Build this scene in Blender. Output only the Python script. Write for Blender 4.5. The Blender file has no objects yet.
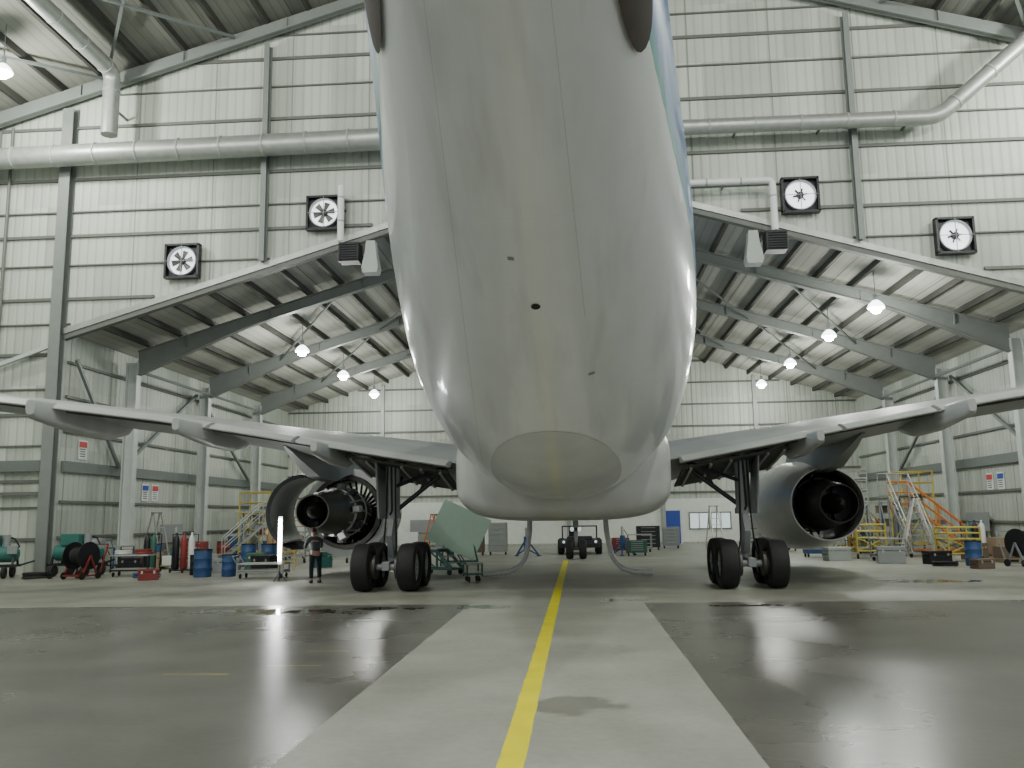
import bpy, bmesh, math, random
from mathutils import Vector, Matrix
random.seed(7)
S = bpy.context.scene
COL = S.collection
CX = -0.6
pi = math.pi
D = math.radians

# ------------------------------------------------------------------ materials
MATS = {}
def mat(name, col, rough=0.5, metal=0.0, var=0.12, scale=3.0, bump=0.0, emis=None, estr=0.0):
    if name in MATS: return MATS[name]
    m = bpy.data.materials.new(name); m.use_nodes = True
    nt = m.node_tree; N = nt.nodes; L = nt.links
    b = N['Principled BSDF']
    tc = N.new('ShaderNodeTexCoord'); nz = N.new('ShaderNodeTexNoise')
    nz.inputs['Scale'].default_value = scale; nz.inputs['Detail'].default_value = 5
    L.new(tc.outputs['Object'], nz.inputs['Vector'])
    mx = N.new('ShaderNodeMix'); mx.data_type = 'RGBA'
    c = list(col)
    mx.inputs[6].default_value = [max(0, x*(1-var)) for x in c]+[1]
    mx.inputs[7].default_value = [min(1, x*(1+var)) for x in c]+[1]
    L.new(nz.outputs['Fac'], mx.inputs[0]); L.new(mx.outputs[2], b.inputs['Base Color'])
    b.inputs['Roughness'].default_value = rough; b.inputs['Metallic'].default_value = metal
    if bump:
        bp = N.new('ShaderNodeBump'); bp.inputs['Strength'].default_value = bump
        L.new(nz.outputs['Fac'], bp.inputs['Height']); L.new(bp.outputs[0], b.inputs['Normal'])
    if emis:
        b.inputs['Emission Color'].default_value = list(emis)+[1]; b.inputs['Emission Strength'].default_value = estr
    MATS[name] = m; return m

def M(nt, op, a=None, b=None, c=None):
    n = nt.nodes.new('ShaderNodeMath'); n.operation = op
    for i, v in enumerate((a, b, c)):
        if v is None: continue
        if isinstance(v, (int, float)): n.inputs[i].default_value = v
        else: nt.links.new(v, n.inputs[i])
    return n.outputs[0]
def MIX(nt, f, a, b):
    n = nt.nodes.new('ShaderNodeMix'); n.data_type = 'RGBA'
    if isinstance(f, (int, float)): n.inputs[0].default_value = f
    else: nt.links.new(f, n.inputs[0])
    for i, v in ((6, a), (7, b)):
        if isinstance(v, (tuple, list)): n.inputs[i].default_value = list(v)[:3]+[1]
        else: nt.links.new(v, n.inputs[i])
    return n.outputs[2]
def base_nodes(name):
    m = bpy.data.materials.new(name); m.use_nodes = True
    nt = m.node_tree; b = nt.nodes['Principled BSDF']
    tc = nt.nodes.new('ShaderNodeTexCoord'); sp = nt.nodes.new('ShaderNodeSeparateXYZ')
    nt.links.new(tc.outputs['Object'], sp.inputs[0])
    return m, nt, b, tc, sp
def noise(nt, tc, scale, detail=4, stretch=None):
    n = nt.nodes.new('ShaderNodeTexNoise'); n.inputs['Scale'].default_value = scale; n.inputs['Detail'].default_value = detail
    if stretch:
        mp = nt.nodes.new('ShaderNodeMapping'); mp.inputs['Scale'].default_value = stretch
        nt.links.new(tc.outputs['Object'], mp.inputs[0]); nt.links.new(mp.outputs[0], n.inputs['Vector'])
    else: nt.links.new(tc.outputs['Object'], n.inputs['Vector'])
    return n.outputs['Fac']

def sheet_mat(name, col, axis, pitch=0.25, rough=0.45, lo=0.72, hi=1.2, bump=.5, spec=.5):
    m, nt, b, tc, sp = base_nodes(name)
    ax = sp.outputs['XYZ'.index(axis)]
    saw = M(nt, 'FRACT', M(nt, 'DIVIDE', ax, pitch))
    tri = M(nt, 'ABSOLUTE', M(nt, 'SUBTRACT', saw, 0.5))
    rib = M(nt, 'MINIMUM', M(nt, 'MULTIPLY', tri, 4.0), 1.0)
    cmb = nt.nodes.new('ShaderNodeCombineXYZ')
    nt.links.new(M(nt, 'FLOOR', M(nt, 'DIVIDE', ax, 1.0)), cmb.inputs[0]); nt.links.new(M(nt, 'FLOOR', M(nt, 'DIVIDE', sp.outputs[2], 2.3)), cmb.inputs[1])
    wn = nt.nodes.new('ShaderNodeTexWhiteNoise'); nt.links.new(cmb.outputs[0], wn.inputs['Vector'])
    nz = noise(nt, tc, 0.22, 5)
    f = M(nt, 'ADD', M(nt, 'MULTIPLY', nz, 0.75), M(nt, 'MULTIPLY', wn.outputs['Value'], 0.35))
    c = MIX(nt, f, [x*lo for x in col], [min(1, x*hi) for x in col])
    c = MIX(nt, M(nt, 'MULTIPLY', M(nt, 'LESS_THAN', tri, 0.1), 0.25), c, [x*0.5 for x in col])  # darker rib valleys: corrugation shading put into the colour
    seam = M(nt, 'LESS_THAN', M(nt, 'ABSOLUTE', M(nt, 'SUBTRACT', M(nt, 'FRACT', M(nt, 'DIVIDE', ax, 3.0)), 0.5)), 0.010)
    c = MIX(nt, M(nt, 'MULTIPLY', seam, 0.6), c, [x*0.3 for x in col])
    nt.links.new(c, b.inputs['Base Color'])
    bp = nt.nodes.new('ShaderNodeBump'); bp.inputs['Strength'].default_value = bump; bp.inputs['Distance'].default_value = 0.04
    nt.links.new(rib, bp.inputs['Height']); nt.links.new(bp.outputs[0], b.inputs['Normal'])
    b.inputs['Roughness'].default_value = rough; b.inputs['Specular IOR Level'].default_value = spec
    return m

def floor_mat():
    m, nt, b, tc, sp = base_nodes('floor_concrete')
    x, y = sp.outputs[0], sp.outputs[1]
    n1 = noise(nt, tc, 0.3, 4); n2 = noise(nt, tc, 2.0, 5); n5 = noise(nt, tc, 10.0, 4); n6 = noise(nt, tc, .7, 5)
    nd = M(nt, 'MULTIPLY', M(nt, 'SUBTRACT', n2, 0.5), 0.05)
    mixn = M(nt, 'SUBTRACT', M(nt, 'ADD', M(nt, 'MULTIPLY', n1, 0.5), M(nt, 'ADD', M(nt, 'MULTIPLY', n6, 1.0), M(nt, 'MULTIPLY', n5, 0.4))), .5)
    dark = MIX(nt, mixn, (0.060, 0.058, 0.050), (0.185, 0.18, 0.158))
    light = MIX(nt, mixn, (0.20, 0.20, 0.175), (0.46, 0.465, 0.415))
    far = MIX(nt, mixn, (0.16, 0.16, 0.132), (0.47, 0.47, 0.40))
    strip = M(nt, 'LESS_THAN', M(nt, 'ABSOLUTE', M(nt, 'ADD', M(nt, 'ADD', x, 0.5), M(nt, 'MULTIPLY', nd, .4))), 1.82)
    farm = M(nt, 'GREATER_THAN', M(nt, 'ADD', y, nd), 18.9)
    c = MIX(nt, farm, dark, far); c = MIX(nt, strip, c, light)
    off = M(nt, 'SUBTRACT', 1.0, strip)
    jx = M(nt, 'LESS_THAN', M(nt, 'ABSOLUTE', M(nt, 'SUBTRACT', M(nt, 'FRACT', M(nt, 'DIVIDE', M(nt, 'ADD', x, 2.32), 6.0)), 0.5)), 0.0012)
    jy = M(nt, 'LESS_THAN', M(nt, 'ABSOLUTE', M(nt, 'SUBTRACT', M(nt, 'FRACT', M(nt, 'DIVIDE', y, 6.2)), 0.5)), 0.0015)
    j = M(nt, 'MULTIPLY', M(nt, 'MAXIMUM', jx, jy), M(nt, 'MULTIPLY', off, farm))
    c = MIX(nt, M(nt, 'MULTIPLY', j, 0.55), c, (0.05, 0.05, 0.045))
    wet = None
    for (px, py, rx, ry) in [(-7.0, 17.9, .9, 0.35), (-5.4, 17.5, 1.0, 0.5), (-2.0, 18.3, .7, 0.35), (3.4, 18.2, .7, .2), (-4.0, 18.1, .6, .3), (9, 24, 1.0, .6), (1.0, 19.5, .6, .3)]:
        dx = M(nt, 'DIVIDE', M(nt, 'SUBTRACT', x, px), rx); dy = M(nt, 'DIVIDE', M(nt, 'SUBTRACT', y, py), ry)
        d = M(nt, 'ADD', M(nt, 'MULTIPLY', dx, dx), M(nt, 'MULTIPLY', dy, dy))
        d = M(nt, 'ADD', d, M(nt, 'MULTIPLY', M(nt, 'SUBTRACT', n2, 0.5), 7.0))
        w = M(nt, 'LESS_THAN', d, 1.0)
        w = M(nt, 'MULTIPLY', w, M(nt, 'LESS_THAN', M(nt, 'ADD', M(nt, 'ABSOLUTE', dx), M(nt, 'ABSOLUTE', dy)), 3.0))
        wet = w if wet is None else M(nt, 'MAXIMUM', wet, w)
    c = MIX(nt, M(nt, 'MULTIPLY', wet, 0.6), c, (0.05, 0.05, 0.04))
    for (px, py, rx, ry, k) in [(-0.05, 8.9, 0.46, 0.5, .5), (-1.9, 9.6, .35, .25, .12), (.2, 12.5, .5, .6, .12), (5.8, 25, 1.6, 1.5, .4), (-5, 27, 2, 1.5, .3), (7.5, 22, 2.5, 1, .25), (-9, 21.5, 2, .8, .25), (-.5, 21, 3, 1, .2), (4.5, 16, 1.5, .8, .3), (-7.5, 15.5, 2, 1.2, .3)]:
        dx = M(nt, 'DIVIDE', M(nt, 'SUBTRACT', x, px), rx); dy = M(nt, 'DIVIDE', M(nt, 'SUBTRACT', y, py), ry)
        d = M(nt, 'ADD', M(nt, 'ADD', M(nt, 'MULTIPLY', dx, dx), M(nt, 'MULTIPLY', dy, dy)), M(nt, 'MULTIPLY', M(nt, 'SUBTRACT', n2, 0.5), 3.0))
        f = M(nt, 'MAXIMUM', M(nt, 'MINIMUM', M(nt, 'MULTIPLY', M(nt, 'SUBTRACT', 1.0, d), 2.0), 1.0), 0.0)
        c = MIX(nt, M(nt, 'MULTIPLY', f, k), c, (0.06, 0.055, 0.045))
    line = M(nt, 'LESS_THAN', M(nt, 'ABSOLUTE', M(nt, 'ADD', M(nt, 'ADD', x, 0.54), M(nt, 'MULTIPLY', nd, 0.5))), 0.1)
    line = M(nt, 'MULTIPLY', line, M(nt, 'LESS_THAN', y, 37.0))
    c = MIX(nt, line, c, MIX(nt, n2, (0.62, 0.54, 0.0), (0.90, 0.82, 0.01)))
    for (px, py, rx, ry) in [(-3.6, 11.2, .35, .03), (-4.6, 10.6, .4, .03), (-3.5, 12.4, .3, .03)]:
        t = M(nt, 'MULTIPLY', M(nt, 'LESS_THAN', M(nt, 'ABSOLUTE', M(nt, 'SUBTRACT', x, px)), rx), M(nt, 'LESS_THAN', M(nt, 'ABSOLUTE', M(nt, 'SUBTRACT', y, py)), ry))
        c = MIX(nt, M(nt, 'MULTIPLY', t, n2), c, (0.6, 0.5, 0.05))
    nt.links.new(c, b.inputs['Base Color'])
    r = M(nt, 'ADD', 0.21, M(nt, 'MULTIPLY', n1, 0.14))
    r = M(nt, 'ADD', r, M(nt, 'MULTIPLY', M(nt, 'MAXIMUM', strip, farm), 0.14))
    r = M(nt, 'MULTIPLY', r, M(nt, 'SUBTRACT', 1.0, M(nt, 'MULTIPLY', wet, 0.88)))
    nt.links.new(r, b.inputs['Roughness'])
    b.inputs['Specular IOR Level'].default_value = .36
    return m

def fuselage_mat():
    m, nt, b, tc, sp = base_nodes('fuselage_paint')
    x, y, z = sp.outputs
    n1 = noise(nt, tc, 1.0, 6, (1.4, 0.16, 0.6)); n2 = noise(nt, tc, 3.0, 8); n3 = noise(nt, tc, 1.0, 3, (5.0, 0.35, 1.0))
    f = M(nt, 'ADD', M(nt, 'MULTIPLY', n1, 0.65), M(nt, 'ADD', M(nt, 'MULTIPLY', n2, 0.2), M(nt, 'MULTIPLY', n3, .3)))
    c = MIX(nt, f, (0.58, 0.60, 0.63), (0.84, 0.87, 0.92))
    jy = M(nt, 'LESS_THAN', M(nt, 'ABSOLUTE', M(nt, 'SUBTRACT', M(nt, 'FRACT', M(nt, 'DIVIDE', M(nt, 'ADD', y, .6), 2.6)), 0.5)), 0.0014)
    xs = M(nt, 'DIVIDE', x, M(nt, 'ADD', 4.2, M(nt, 'MULTIPLY', y, 0.17)))
    jx = M(nt, 'LESS_THAN', M(nt, 'ABSOLUTE', M(nt, 'ADD', xs, 0.44)), 0.003)
    jx2 = M(nt, 'MULTIPLY', M(nt, 'LESS_THAN', M(nt, 'ABSOLUTE', M(nt, 'SUBTRACT', xs, 0.28)), 0.003), M(nt, 'LESS_THAN', y, -13.0))
    c = MIX(nt, M(nt, 'MULTIPLY', jy, 0.08), c, (0.15, 0.15, 0.15))
    c = MIX(nt, M(nt, 'MULTIPLY', M(nt, 'MAXIMUM', jx, jx2), 0.22), c, (0.15, 0.15, 0.15))
    g = M(nt, 'MULTIPLY', M(nt, 'MAXIMUM', M(nt, 'SUBTRACT', noise(nt, tc, 1.0, 6, (3.2, .22, 1)), 0.54), 0.0), 1.3)
    c = MIX(nt, g, c, (0.28, 0.28, 0.28))
    wv = M(nt, 'MULTIPLY', M(nt, 'SUBTRACT', n2, 0.5), 0.04)
    thr = M(nt, 'SUBTRACT', M(nt, 'SUBTRACT', 5.70, M(nt, 'MULTIPLY', M(nt, 'ADD', y, 16.0), 0.088)), M(nt, 'MULTIPLY', x, 0.03))
    zz = M(nt, 'ADD', z, wv)
    c = MIX(nt, M(nt, 'GREATER_THAN', zz, thr), c, (0.05, 0.30, 0.34))
    c = MIX(nt, M(nt, 'GREATER_THAN', zz, M(nt, 'ADD', thr, 0.07)), c, (0.015, 0.13, 0.42))
    nt.links.new(c, b.inputs['Base Color'])
    b.inputs['Roughness'].default_value = 0.3
    b.inputs['Coat Weight'].default_value = 0.45; b.inputs['Coat Roughness'].default_value = 0.07
    bp = nt.nodes.new('ShaderNodeBump'); bp.inputs['Strength'].default_value = 0.07; bp.inputs['Distance'].default_value = 0.1
    nt.links.new(n1, bp.inputs['Height']); nt.links.new(bp.outputs[0], b.inputs['Normal'])
    return m

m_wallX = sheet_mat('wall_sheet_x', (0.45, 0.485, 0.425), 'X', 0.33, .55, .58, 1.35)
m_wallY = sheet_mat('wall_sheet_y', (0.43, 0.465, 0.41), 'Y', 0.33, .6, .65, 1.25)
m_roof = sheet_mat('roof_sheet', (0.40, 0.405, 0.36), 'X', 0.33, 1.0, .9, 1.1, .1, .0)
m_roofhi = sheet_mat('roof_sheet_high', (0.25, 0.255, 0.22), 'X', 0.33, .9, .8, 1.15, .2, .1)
m_steel = mat('steel_grey_green', (0.15, 0.175, 0.165), 0.5, 0.2)
m_rafter = mat('rafter_grey', (0.20, 0.22, 0.205), 0.55, 0.1)
m_steel_l = mat('steel_light', (0.33, 0.36, 0.34), 0.5, 0.1)
m_colwhite = mat('column_pale', (0.48, 0.52, 0.49), 0.5, 0.05)
m_girt = mat('girt_steel', (0.13, 0.14, 0.125), 0.6, 0.1)
m_purl = mat('purlin_steel', (0.045, 0.045, 0.038), 0.7, 0.0)
m_galv = mat('galvanised', (0.36, 0.38, 0.355), 0.42, 0.5, 0.25, 4)
m_dark = mat('dark_metal', (0.025, 0.027, 0.03), 0.4, 0.5, 0.3)
m_black = mat('black_rubber', (0.010, 0.010, 0.011), 0.7, 0, 0.3)
m_white = mat('white_paint', (0.66, 0.68, 0.67), 0.4)
m_cowl = mat('cowl_grey_white', (0.58, 0.58, 0.55), 0.3, 0, .15, 2)
m_grey = mat('grey_paint', (0.24, 0.26, 0.265), 0.4)
m_wing = mat('wing_grey', (0.29, 0.305, 0.30), 0.45, 0.0, 0.3, 1.0)
m_fair = mat('belly_fairing_paint', (0.42, 0.43, 0.42), 0.32, 0.0, 0.3, 1.2)
m_flap = mat('flap_grey', (0.38, 0.395, 0.38), 0.42, 0.0, 0.25, 1.5)
m_oval = mat('belly_oval_grey', (0.53, 0.55, 0.57), 0.2, 0.0, 0.15, 1.5)
m_under = mat('wing_well_dark', (0.06, 0.06, 0.055), 0.6, 0.1, 0.5, 4)
m_alu = mat('bare_aluminium', (0.50, 0.50, 0.48), 0.35, 0.7, 0.2, 4)
m_burn = mat('heat_stained_metal', (0.10, 0.095, 0.085), 0.45, 0.6, 0.4, 3)
m_soot = mat('sooty_metal', (0.035, 0.033, 0.03), 0.55, 0.4, 0.4, 3)
m_brown = mat('brown_seal', (0.045, 0.033, 0.028), 0.7, 0.0, 0.4)
m_blue = mat('blue_plastic', (0.025, 0.075, 0.20), 0.45)
m_bluedoor = mat('blue_door_paint', (0.015, 0.06, 0.36), 0.4)
m_red = mat('red_paint', (0.22, 0.03, 0.025), 0.5)
m_orange = mat('orange_paint', (0.55, 0.16, 0.03), 0.5)
m_yellow = mat('yellow_paint', (0.44, 0.35, 0.06), 0.5)
m_green = mat('green_paint', (0.03, 0.11, 0.08), 0.5)
m_palegreen = mat('pale_green_paint', (0.30, 0.42, 0.34), 0.5)
m_teal = mat('teal_paint', (0.03, 0.14, 0.12), 0.5)
m_glass = mat('window_glass', (0.70, 0.80, 0.80), 0.1, 0, 0.1, emis=(.8, .95, 1), estr=.5)
m_lampglow = mat('lamp_glow', (1, 1, 1), 0.5, 0, 0, 1, 0, (0.95, 1.0, 0.97), 90)
m_shade = mat('prismatic_shade', (.8, .85, .82), 0.3, 0, 0.05, 1, 0, (0.85, 1.0, 0.95), 7)
m_tubeglow = mat('tube_glow', (1, 1, 1), 0.5, 0, 0, 1, 0, (0.97, 1.0, 1.0), 30)
m_cloth = mat('navy_cloth', (0.015, 0.018, 0.03), 0.85, 0, 0.3, 20)
m_shirt = mat('grey_shirt', (0.05, 0.06, 0.07), 0.85, 0, 0.2, 20)
m_skin = mat('skin_tone', (0.40, 0.24, 0.18), 0.55)
m_hair = mat('dark_hair', (0.03, 0.02, 0.012), 0.7)
m_wood = mat('brown_cabinet', (0.14, 0.10, 0.07), 0.6)
m_card = mat('cardboard', (0.28, 0.21, 0.13), 0.8)
m_silver = mat('silver_hose', (0.62, 0.64, 0.64), 0.45, 0.1, 0.25, 14, 0.3)

# ------------------------------------------------------------------ mesh builder
class MB:
    def __init__(s): s.v = []; s.f = []
    def add(s, vs, fs):
        o = len(s.v); s.v += [tuple(v) for v in vs]; s.f += [tuple(i+o for i in f) for f in fs]; return s
    def box(s, c, d, rot=None):
        hx, hy, hz = d[0]/2, d[1]/2, d[2]/2
        vs = [Vector((x*hx, y*hy, z*hz)) for x in (-1, 1) for y in (-1, 1) for z in (-1, 1)]
        if rot: vs = [rot @ v for v in vs]
        vs = [v+Vector(c) for v in vs]
        return s.add(vs, [(0, 1, 3, 2), (4, 6, 7, 5), (0, 4, 5, 1), (2, 3, 7, 6), (0, 2, 6, 4), (1, 5, 7, 3)])
    def beam(s, p, q, w, h=None):
        p, q = Vector(p), Vector(q); h = h or w; d = (q-p); d.normalize()
        up = Vector((0, 0, 1)) if abs(d.z) < 0.95 else Vector((0, 1, 0))
        sx = d.cross(up).normalized(); sz = sx.cross(d).normalized()
        vs = []
        for e in (p, q):
            for a, b in ((-1, -1), (1, -1), (1, 1), (-1, 1)): vs.append(e+sx*a*w/2+sz*b*h/2)
        return s.add(vs, [(0, 1, 2, 3), (7, 6, 5, 4), (0, 4, 5, 1), (1, 5, 6, 2), (2, 6, 7, 3), (3, 7, 4, 0)])
    def rings(s, rings, cap=True, closed=True):
        n = len(rings[0]); vs = [v for r in rings for v in r]; fs = []
        for i in range(len(rings)-1):
            for j in range(n if closed else n-1):
                k = (j+1) % n; fs.append((i*n+j, i*n+k, (i+1)*n+k, (i+1)*n+j))
        if cap and closed: fs.append(tuple(range(n))[::-1]); fs.append(tuple((len(rings)-1)*n+j for j in range(n)))
        return s.add(vs, fs)
    def tube(s, pts, r, seg=10, cap=True):
        pts = [Vector(p) for p in pts]; rs = r if isinstance(r, (list, tuple)) else [r]*len(pts); out = []
        pv = None
        for i, p in enumerate(pts):
            d = (pts[min(i+1, len(pts)-1)]-pts[max(i-1, 0)]).normalized()
            if pv is None:
                up = Vector((0, 0, 1)) if abs(d.z) < 0.9 else Vector((1, 0, 0)); a = d.cross(up).normalized()
            else:
                a = (pv-d*pv.dot(d)).normalized()
            pv = a; b = d.cross(a)
            out.append([p+(a*math.cos(2*pi*j/seg)+b*math.sin(2*pi*j/seg))*rs[i] for j in range(seg)])
        return s.rings(out, cap)
    def revolve(s, prof, c=(0, 0, 0), axis='Y', seg=32, closed=False, a0=0, a1=2*pi):
        full = abs(a1-a0-2*pi) < 1e-6
        n = seg if full else seg+1; rr = []
        for (t, r) in prof:
            ring = []
            for j in range(n):
                a = a0+(a1-a0)*j/seg; u, w = r*math.cos(a), r*math.sin(a)
                v = {'Y': (u, t, w), 'Z': (u, w, t), 'X': (t, u, w)}[axis]
                ring.append((v[0]+c[0], v[1]+c[1], v[2]+c[2]))
            rr.append(ring)
        if closed: rr.append(rr[0])
        return s.rings(rr, cap=(not closed and full), closed=full)
    def prism(s, poly, y0, y1):
        n = len(poly); vs = [(p[0], y0, p[1]) for p in poly]+[(p[0], y1, p[1]) for p in poly]
        fs = [tuple(range(n)), tuple(range(2*n-1, n-1, -1))]+[(i, i+n, (i+1) % n+n, (i+1) % n) for i in range(n)]
        return s.add(vs, fs)
    def obj(s, name, m, parent=None, loc=(0, 0, 0), rot=(0, 0, 0), smooth=False, bevel=0.0, **props):
        me = bpy.data.meshes.new(name); me.from_pydata(s.v, [], s.f)
        bm = bmesh.new(); bm.from_mesh(me); bmesh.ops.remove_doubles(bm, verts=bm.verts, dist=1e-5)
        bmesh.ops.recalc_face_normals(bm, faces=bm.faces)
        if smooth:
            for e in bm.edges:
                if len(e.link_faces) == 2 and e.calc_face_angle(0) > math.radians(38): e.smooth = False
            for f in bm.faces: f.smooth = True
        bm.to_mesh(me); bm.free()
        me.materials.append(m)
        o = bpy.data.objects.new(name, me); COL.objects.link(o)
        o.location = loc; o.rotation_euler = rot
        if parent: o.parent = parent
        if bevel:
            bv = o.modifiers.new('bevel', 'BEVEL'); bv.width = bevel; bv.segments = 2; bv.limit_method = 'ANGLE'
        for k, v in props.items(): o[k] = v
        return o
def empty(name, loc, rot=(0, 0, 0), parent=None, **props):
    o = bpy.data.objects.new(name, None); COL.objects.link(o); o.location = loc; o.rotation_euler = rot
    o.empty_display_size = 0.3
    if parent: o.parent = parent
    for k, v in props.items(): o[k] = v
    return o
trim_i = [0]
def trim(mb, m, smooth=False):
    trim_i[0] += 1
    return mb.obj('trim_%d' % trim_i[0], m, smooth=smooth, kind='structure')
def RZ(a): return Matrix.Rotation(a, 3, 'Z')
def RX(a): return Matrix.Rotation(a, 3, 'X')
def RY(a): return Matrix.Rotation(a, 3, 'Y')

# ------------------------------------------------------------------ building shell
YW, YB = 31.0, 56.8
LZ, LS, LW = 14.35, 0.297, 18.4
HZ, HS, HW = 24.0, 0.29, 26.0
le = LZ-LS*LW; he = HZ-HS*HW
def lowz(x): return LZ-LS*abs(x-CX)
def highz(x): return HZ-HS*abs(x-CX)
MB().box((CX, 22, -0.15), (56, 76, 0.3)).obj('floor', floor_mat(), kind='structure')
MB().prism([(CX-HW, 0), (CX-LW, 0), (CX-LW, le), (CX, LZ), (CX+LW, le), (CX+LW, 0), (CX+HW, 0), (CX+HW, he), (CX, HZ), (CX-HW, he)], YW, YW+0.15).obj('wall_front', m_wallX, kind='structure')
MB().prism([(CX-LW-.3, 0), (CX+LW+.3, 0), (CX+LW+.3, le), (CX, LZ+.1), (CX-LW-.3, le)], YB, YB+0.2).obj('wall_back', m_wallX, kind='structure')
for sgn, nm in ((-1, 'left'), (1, 'right')):
    MB().box((CX+sgn*(LW+0.1), (YW+0.15+YB)/2, le/2), (0.2, YB-YW-0.15, le)).obj('wall_low_'+nm, m_wallY, kind='structure')
    MB().box((CX+sgn*(HW+0.1), 8.5, he/2), (0.2, 45, he)).obj('wall_high_'+nm, m_wallY, kind='structure')
    MB().prism([(CX, LZ), (CX+sgn*(LW+.3), le-LS*.3), (CX+sgn*(LW+.3), le-LS*.3+.15), (CX, LZ+.15)], YW+.15, YB+.2).obj('ceiling', m_roof, kind='structure')
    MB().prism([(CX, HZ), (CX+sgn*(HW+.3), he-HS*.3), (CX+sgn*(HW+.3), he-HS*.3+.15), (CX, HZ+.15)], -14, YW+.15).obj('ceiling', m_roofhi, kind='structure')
    x = 0.9
    while x < LW:
        trim(MB().box((CX+sgn*x, (YW+YB)/2+.08, lowz(CX+x)-0.12), (0.13, YB-YW-.2, 0.22)), m_purl); x += 1.35
    x = 1.2
    while x < HW:
        trim(MB().box((CX+sgn*x, 22, highz(CX+x)-0.15), (0.14, 17.8, 0.28)), m_purl); x += 1.6
    for yf in (35.0, 42.2, 49.4):
        mb = MB()
        xs = [(0, 0.45), (13.0, 0.5), (17.55, 1.05)]
        top = [(CX+sgn*a, LZ-LS*a-.25) for a, d in xs]; bot = [(CX+sgn*a, LZ-LS*a-.25-d) for a, d in xs]
        mb.prism(top+bot[::-1], yf-.03, yf+.03)
        mb.prism(bot+[(p[0], p[1]+.04) for p in bot[::-1]], yf-.14, yf+.14)
        mb.prism(top+[(p[0], p[1]-.04) for p in top[::-1]], yf-.14, yf+.14)
        for a in (4, 8, 12, 15.5): mb.box((CX+sgn*a, yf, LZ-LS*a-.49), (.03, .26, .46))
        trim(mb, m_rafter)
        xc = CX+sgn*17.75; mb = MB()
        mb.box((xc, yf, 4.2), (.42, .04, 8.4)); mb.box((xc-.22, yf, 4.2), (.04, .34, 8.4)); mb.box((xc+.22, yf, 4.2), (.04, .34, 8.4))
        mb.box((xc, yf, .02), (.6, .5, .04))
        trim(mb, m_colwhite)
    for ya, yb in ((35, 42.2), (42.2, 49.4)):
        trim(MB().tube([(CX+sgn*17.4, ya, 8.0), (CX+sgn*17.4, yb, 8.0)], .07, 8), m_steel)
        trim(MB().beam((CX+sgn*9, ya, lowz(CX+9)-.5), (CX+sgn*14, yb, lowz(CX+14)-.5), .07), m_steel)
        trim(MB().beam((CX+sgn*9, yb, lowz(CX+9)-.58), (CX+sgn*4, ya, lowz(CX+4)-.58), .06), m_steel)
    for z in (1.3, 2.6, 5.2, 6.5, 7.8):
        trim(MB().box((CX+sgn*(LW-.06), (YW+YB)/2+.1, z), (.1, YB-YW-.3, .1)), m_girt)
    trim(MB().box((CX+sgn*(LW-.09), (YW+YB)/2+.1, 3.9), (.16, YB-YW-.3, .4)), m_steel)
    for ya, yb, z0, z1 in ((YW+.4, 34.8, 7.9, 4.1), (35.2, 42, 4.1, 8.0), (42.4, 49.2, 8.0, 4.1)):
        trim(MB().beam((CX+sgn*(LW-.3), ya, z0), (CX+sgn*(LW-.3), yb, z1), .12), m_steel)
    trim(MB().prism([(CX, LZ+.12), (CX+sgn*LW, le+.12), (CX+sgn*LW, le-.10), (CX, LZ-.10)], YW-.16, YW-.002), m_galv)
    trim(MB().prism([(CX, LZ-.12), (CX+sgn*LW, le-.12), (CX+sgn*LW, le-.3), (CX, LZ-.3)], YW-.12, YW+.14), m_girt)
    for yf in (30.5, 23.2, 16.0):
        mb = MB(); top = [(CX, HZ-.28), (CX+sgn*HW, he-.28)]; bot = [(CX+sgn*HW, he-.9), (CX, HZ-.7)]
        mb.prism(top+bot, yf-.03, yf+.03)
        mb.prism([bot[1], bot[0], (bot[0][0], bot[0][1]+.05), (bot[1][0], bot[1][1]+.05)], yf-.14, yf+.14)
        for a in (6, 10, 14, 18, 22): mb.box((CX+sgn*a, yf, HZ-HS*a-.56), (.04, .26, .45))
        trim(mb, m_rafter)
    for ya, xa, xb in ((23.2, 12, 17), (23.2, 17, 12), (23.2, 17, 22), (23.2, 22, 17)):
        trim(MB().beam((CX+sgn*xa, ya, highz(CX+xa)-.45), (CX+sgn*xb, 30.4, highz(CX+xb)-.45), .1), m_steel)
    for a, w, z0 in ((10.8, .2, None), (LW+.15, .42, 0.0), (3.6, .2, None)):
        xx = CX+sgn*a
        z0_ = lowz(xx)+.12 if z0 is None else 0.0; z1 = highz(xx)-1.0
        mb = MB(); mb.box((xx, YW-.22, (z0_+z1)/2), (.05, .34, z1-z0_)); mb.box((xx, YW-.40, (z0_+z1)/2), (w, .04, z1-z0_)); mb.box((xx, YW-.08, (z0_+z1)/2), (w, .04, z1-z0_))
        trim(mb, m_rafter)
    for a in (20.9, 21.4, 23.6):
        trim(MB().tube([(CX+sgn*a, YW-.16, 0), (CX+sgn*a, YW-.16, highz(CX+a)-.9)], .06, 8), m_girt)
z = 1.25; k = 0
while z < 23.2:
    th = (0.11, .05)[k % 2]
    xe = min(HW, (HZ-z)/HS-.9)
    if z < LZ+.25:
        xi = (LZ+.25-z)/LS if z > le else LW+.02
        xi = min(xi, LW+.02)
        if xi < xe:
            for sgn in (-1, 1):
                trim(MB().box((CX+sgn*(xi+xe)/2, YW-.05, z), (xe-xi, .09, th)), m_girt)
    else:
        trim(MB().box((CX, YW-.05, z), (2*xe, .09, th)), m_girt)
    z += (1.15, .95, 1.3)[k % 3]; k += 1
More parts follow.
